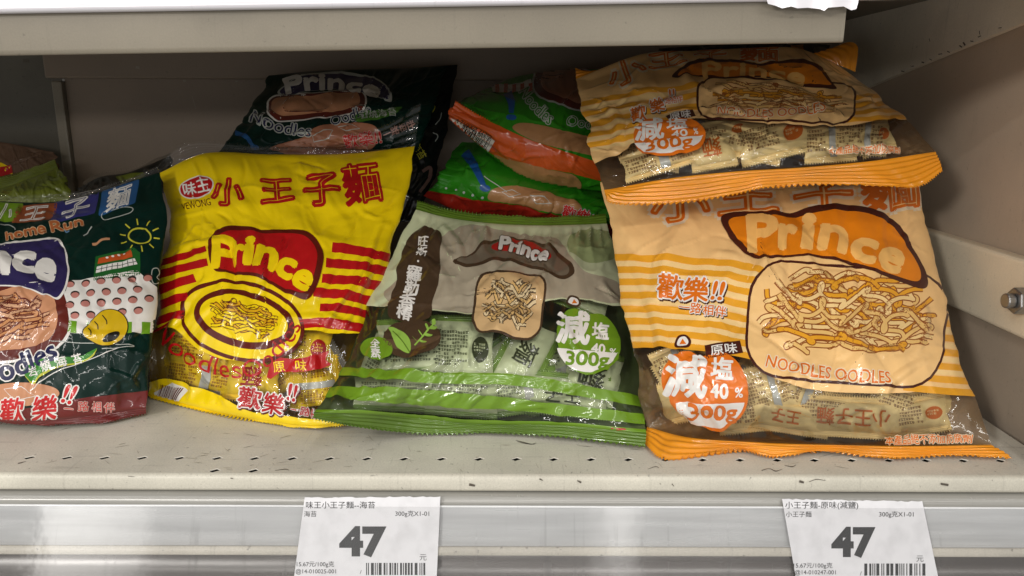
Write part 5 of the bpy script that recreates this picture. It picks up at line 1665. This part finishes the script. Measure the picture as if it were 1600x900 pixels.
jb.decal('noodle_patch', [(poly(curve([(802, 202), (812, 192), (850, 196), (900, 210), (960, 226), (960, 250), (900, 238), (840, 222)], 5)), TAN, 2), (poly(curve([(764, 240), (800, 250), (850, 262), (900, 276), (905, 296), (860, 292), (810, 276)], 5)), TAN, 2)], rj)
jb.decal('barcode_patch', [(poly([(704, 184), (774, 220), (762, 240), (722, 216)]), WHITE, 3), (barcode(742, 215, 50, 20, 29, 6), BLK, 4), (text('4 710008 21302', 741, 201, 9, w=62, rot=27, off=.01), BLK, 4)], rj)
jb.decal('bat_drawing', [(ribbon([(793, 144), (799, 160), (799, 178)], [14, 11, 7]), BAT, 3), (poly(ell(799, 184, 8, 4, 0)), BAT, 3)], rj)
jb.decal('picture_panel', [(poly(rrect(905, 140, 150, 66, 28, 18)), GRY, 2), (poly(rrect(905, 140, 144, 61, 26, 18)), DRED, 3), (poly(rrect(907, 138, 126, 46, 20, 18)), ink((190, 130, 100)), 4)], rj)
jb.decal('noodles_lettering', outlined('Noodles', 838, 166, 26, BGR, GRY, 5, off=.0, out=.06, w=66, rot=48, arc=-.2) + outlined('Oodles', 916, 194, 22, BGR, GRY, 5, off=.0, out=.06, w=60, rot=10), rj)
jb.decal('check_panel', [(poly([(768, 134), (830, 124), (832, 142), (770, 144)]), WHITE, 2)] + [(poly([(774 + 13 * k, 130), (780 + 13 * k, 129), (780 + 13 * k, 143), (774 + 13 * k, 144)]), ORR, 3) for k in range(5)], rj)

# olive bag, brown pack and dark bag end in the back left corner
OLV = ink((112, 122, 40)); 
ib = Sheet([
    [(-90, 345, .360), (0, 338, .352), (60, 330, .350), (122, 318, .356)],
    [(-90, 315, .372), (0, 306, .364), (55, 296, .362), (104, 284, .366)],
    [(-90, 302, .385), (0, 294, .384), (45, 279, .384), (90, 262, .386)]],
    (.16, .08), bulge=.01, thick=.03, seed=121, lump=.002, gather=(.002, .004), **kw)
ri = root_of(ib, 'olive green snack bag with a ribbed seal at the back left', group=GROUP)
ib.build_body(ri, OLV, OLV)
ib.seal('top_seal', 'top', [(-90, 284, .392), (0, 276, .392), (45, 264, .392), (85, 249, .392)], ri, OLV, ribs=6, teeth=40, ribamp=.0009)
BRP = ink((110, 84, 66), rough=.6, coat=.1)
lb_ = Sheet([
    [(-100, 330, .405), (0, 322, .402), (50, 312, .402), (98, 300, .406)],
    [(-100, 275, .415), (0, 270, .412), (45, 266, .412), (92, 262, .414)],
    [(-100, 210, .425), (0, 222, .424), (40, 229, .424), (84, 238, .426)]],
    (.16, .12), bulge=.006, thick=.02, seed=131, lump=.001, **kw)
rl = root_of(lb_, 'dim brown pack with yellow and red print behind the olive bag', group=GROUP)
lb_.build_body(rl, BRP, BRP)
lb_.decal('yellow_print', [(poly([(-30, 250), (2, 254), (18, 262), (20, 272), (0, 272), (-30, 276)]), YEL, 1), (poly([(-4, 262), (18, 258), (20, 270), (4, 276), (-10, 278)]), RED, 2)], rl)
mb = Sheet([
    [(96, 330, .300), (150, 322, .296), (205, 312, .296), (275, 296, .300)],
    [(112, 304, .318), (158, 294, .314), (208, 284, .314), (272, 268, .318)],
    [(130, 290, .336), (158, 276, .336), (205, 268, .336), (266, 243, .340)]],
    (.11, .06), bulge=.008, thick=.02, seed=141, lump=.003, gather=(.003, .004), **kw)
rm = root_of(mb, 'crumpled dark noodle bag end between the front dark bag and the back wall', group=GROUP)
mb.build_body(rm, ink((30, 30, 28)), DGR)
mb.decal('olive_patch', [(poly([(180, 276), (222, 266), (228, 272), (190, 284)]), OLV, 1)], rm)
mb.seal('clear_seal', 'top', [(132, 284, .345), (160, 269, .345), (206, 262, .345), (268, 237, .348)], rm, FILM, ribs=4, teeth=40)
nb = Sheet([
    [(1010, 112, .330), (1100, 108, .326), (1200, 106, .326), (1310, 108, .330)],
    [(1020, 88, .350), (1100, 82, .348), (1200, 78, .348), (1300, 84, .350)],
    [(1030, 76, .375), (1110, 70, .376), (1200, 66, .376), (1296, 70, .378)]],
    (.18, .06), bulge=.008, thick=.03, seed=151, lump=.002, **kw)
rn_ = root_of(nb, 'dark bag barely showing over the top orange bag at the back', group=GROUP)
nb.build_body(rn_, ink((40, 40, 52)), DGR)
nb.decal('pale_patch', [(poly(ell(1285, 80, 14, 6, 10)), ink((120, 112, 108)), 1), (poly([(1235, 72), (1255, 70), (1258, 84), (1238, 84)]), SEALO, 1)], rn_)
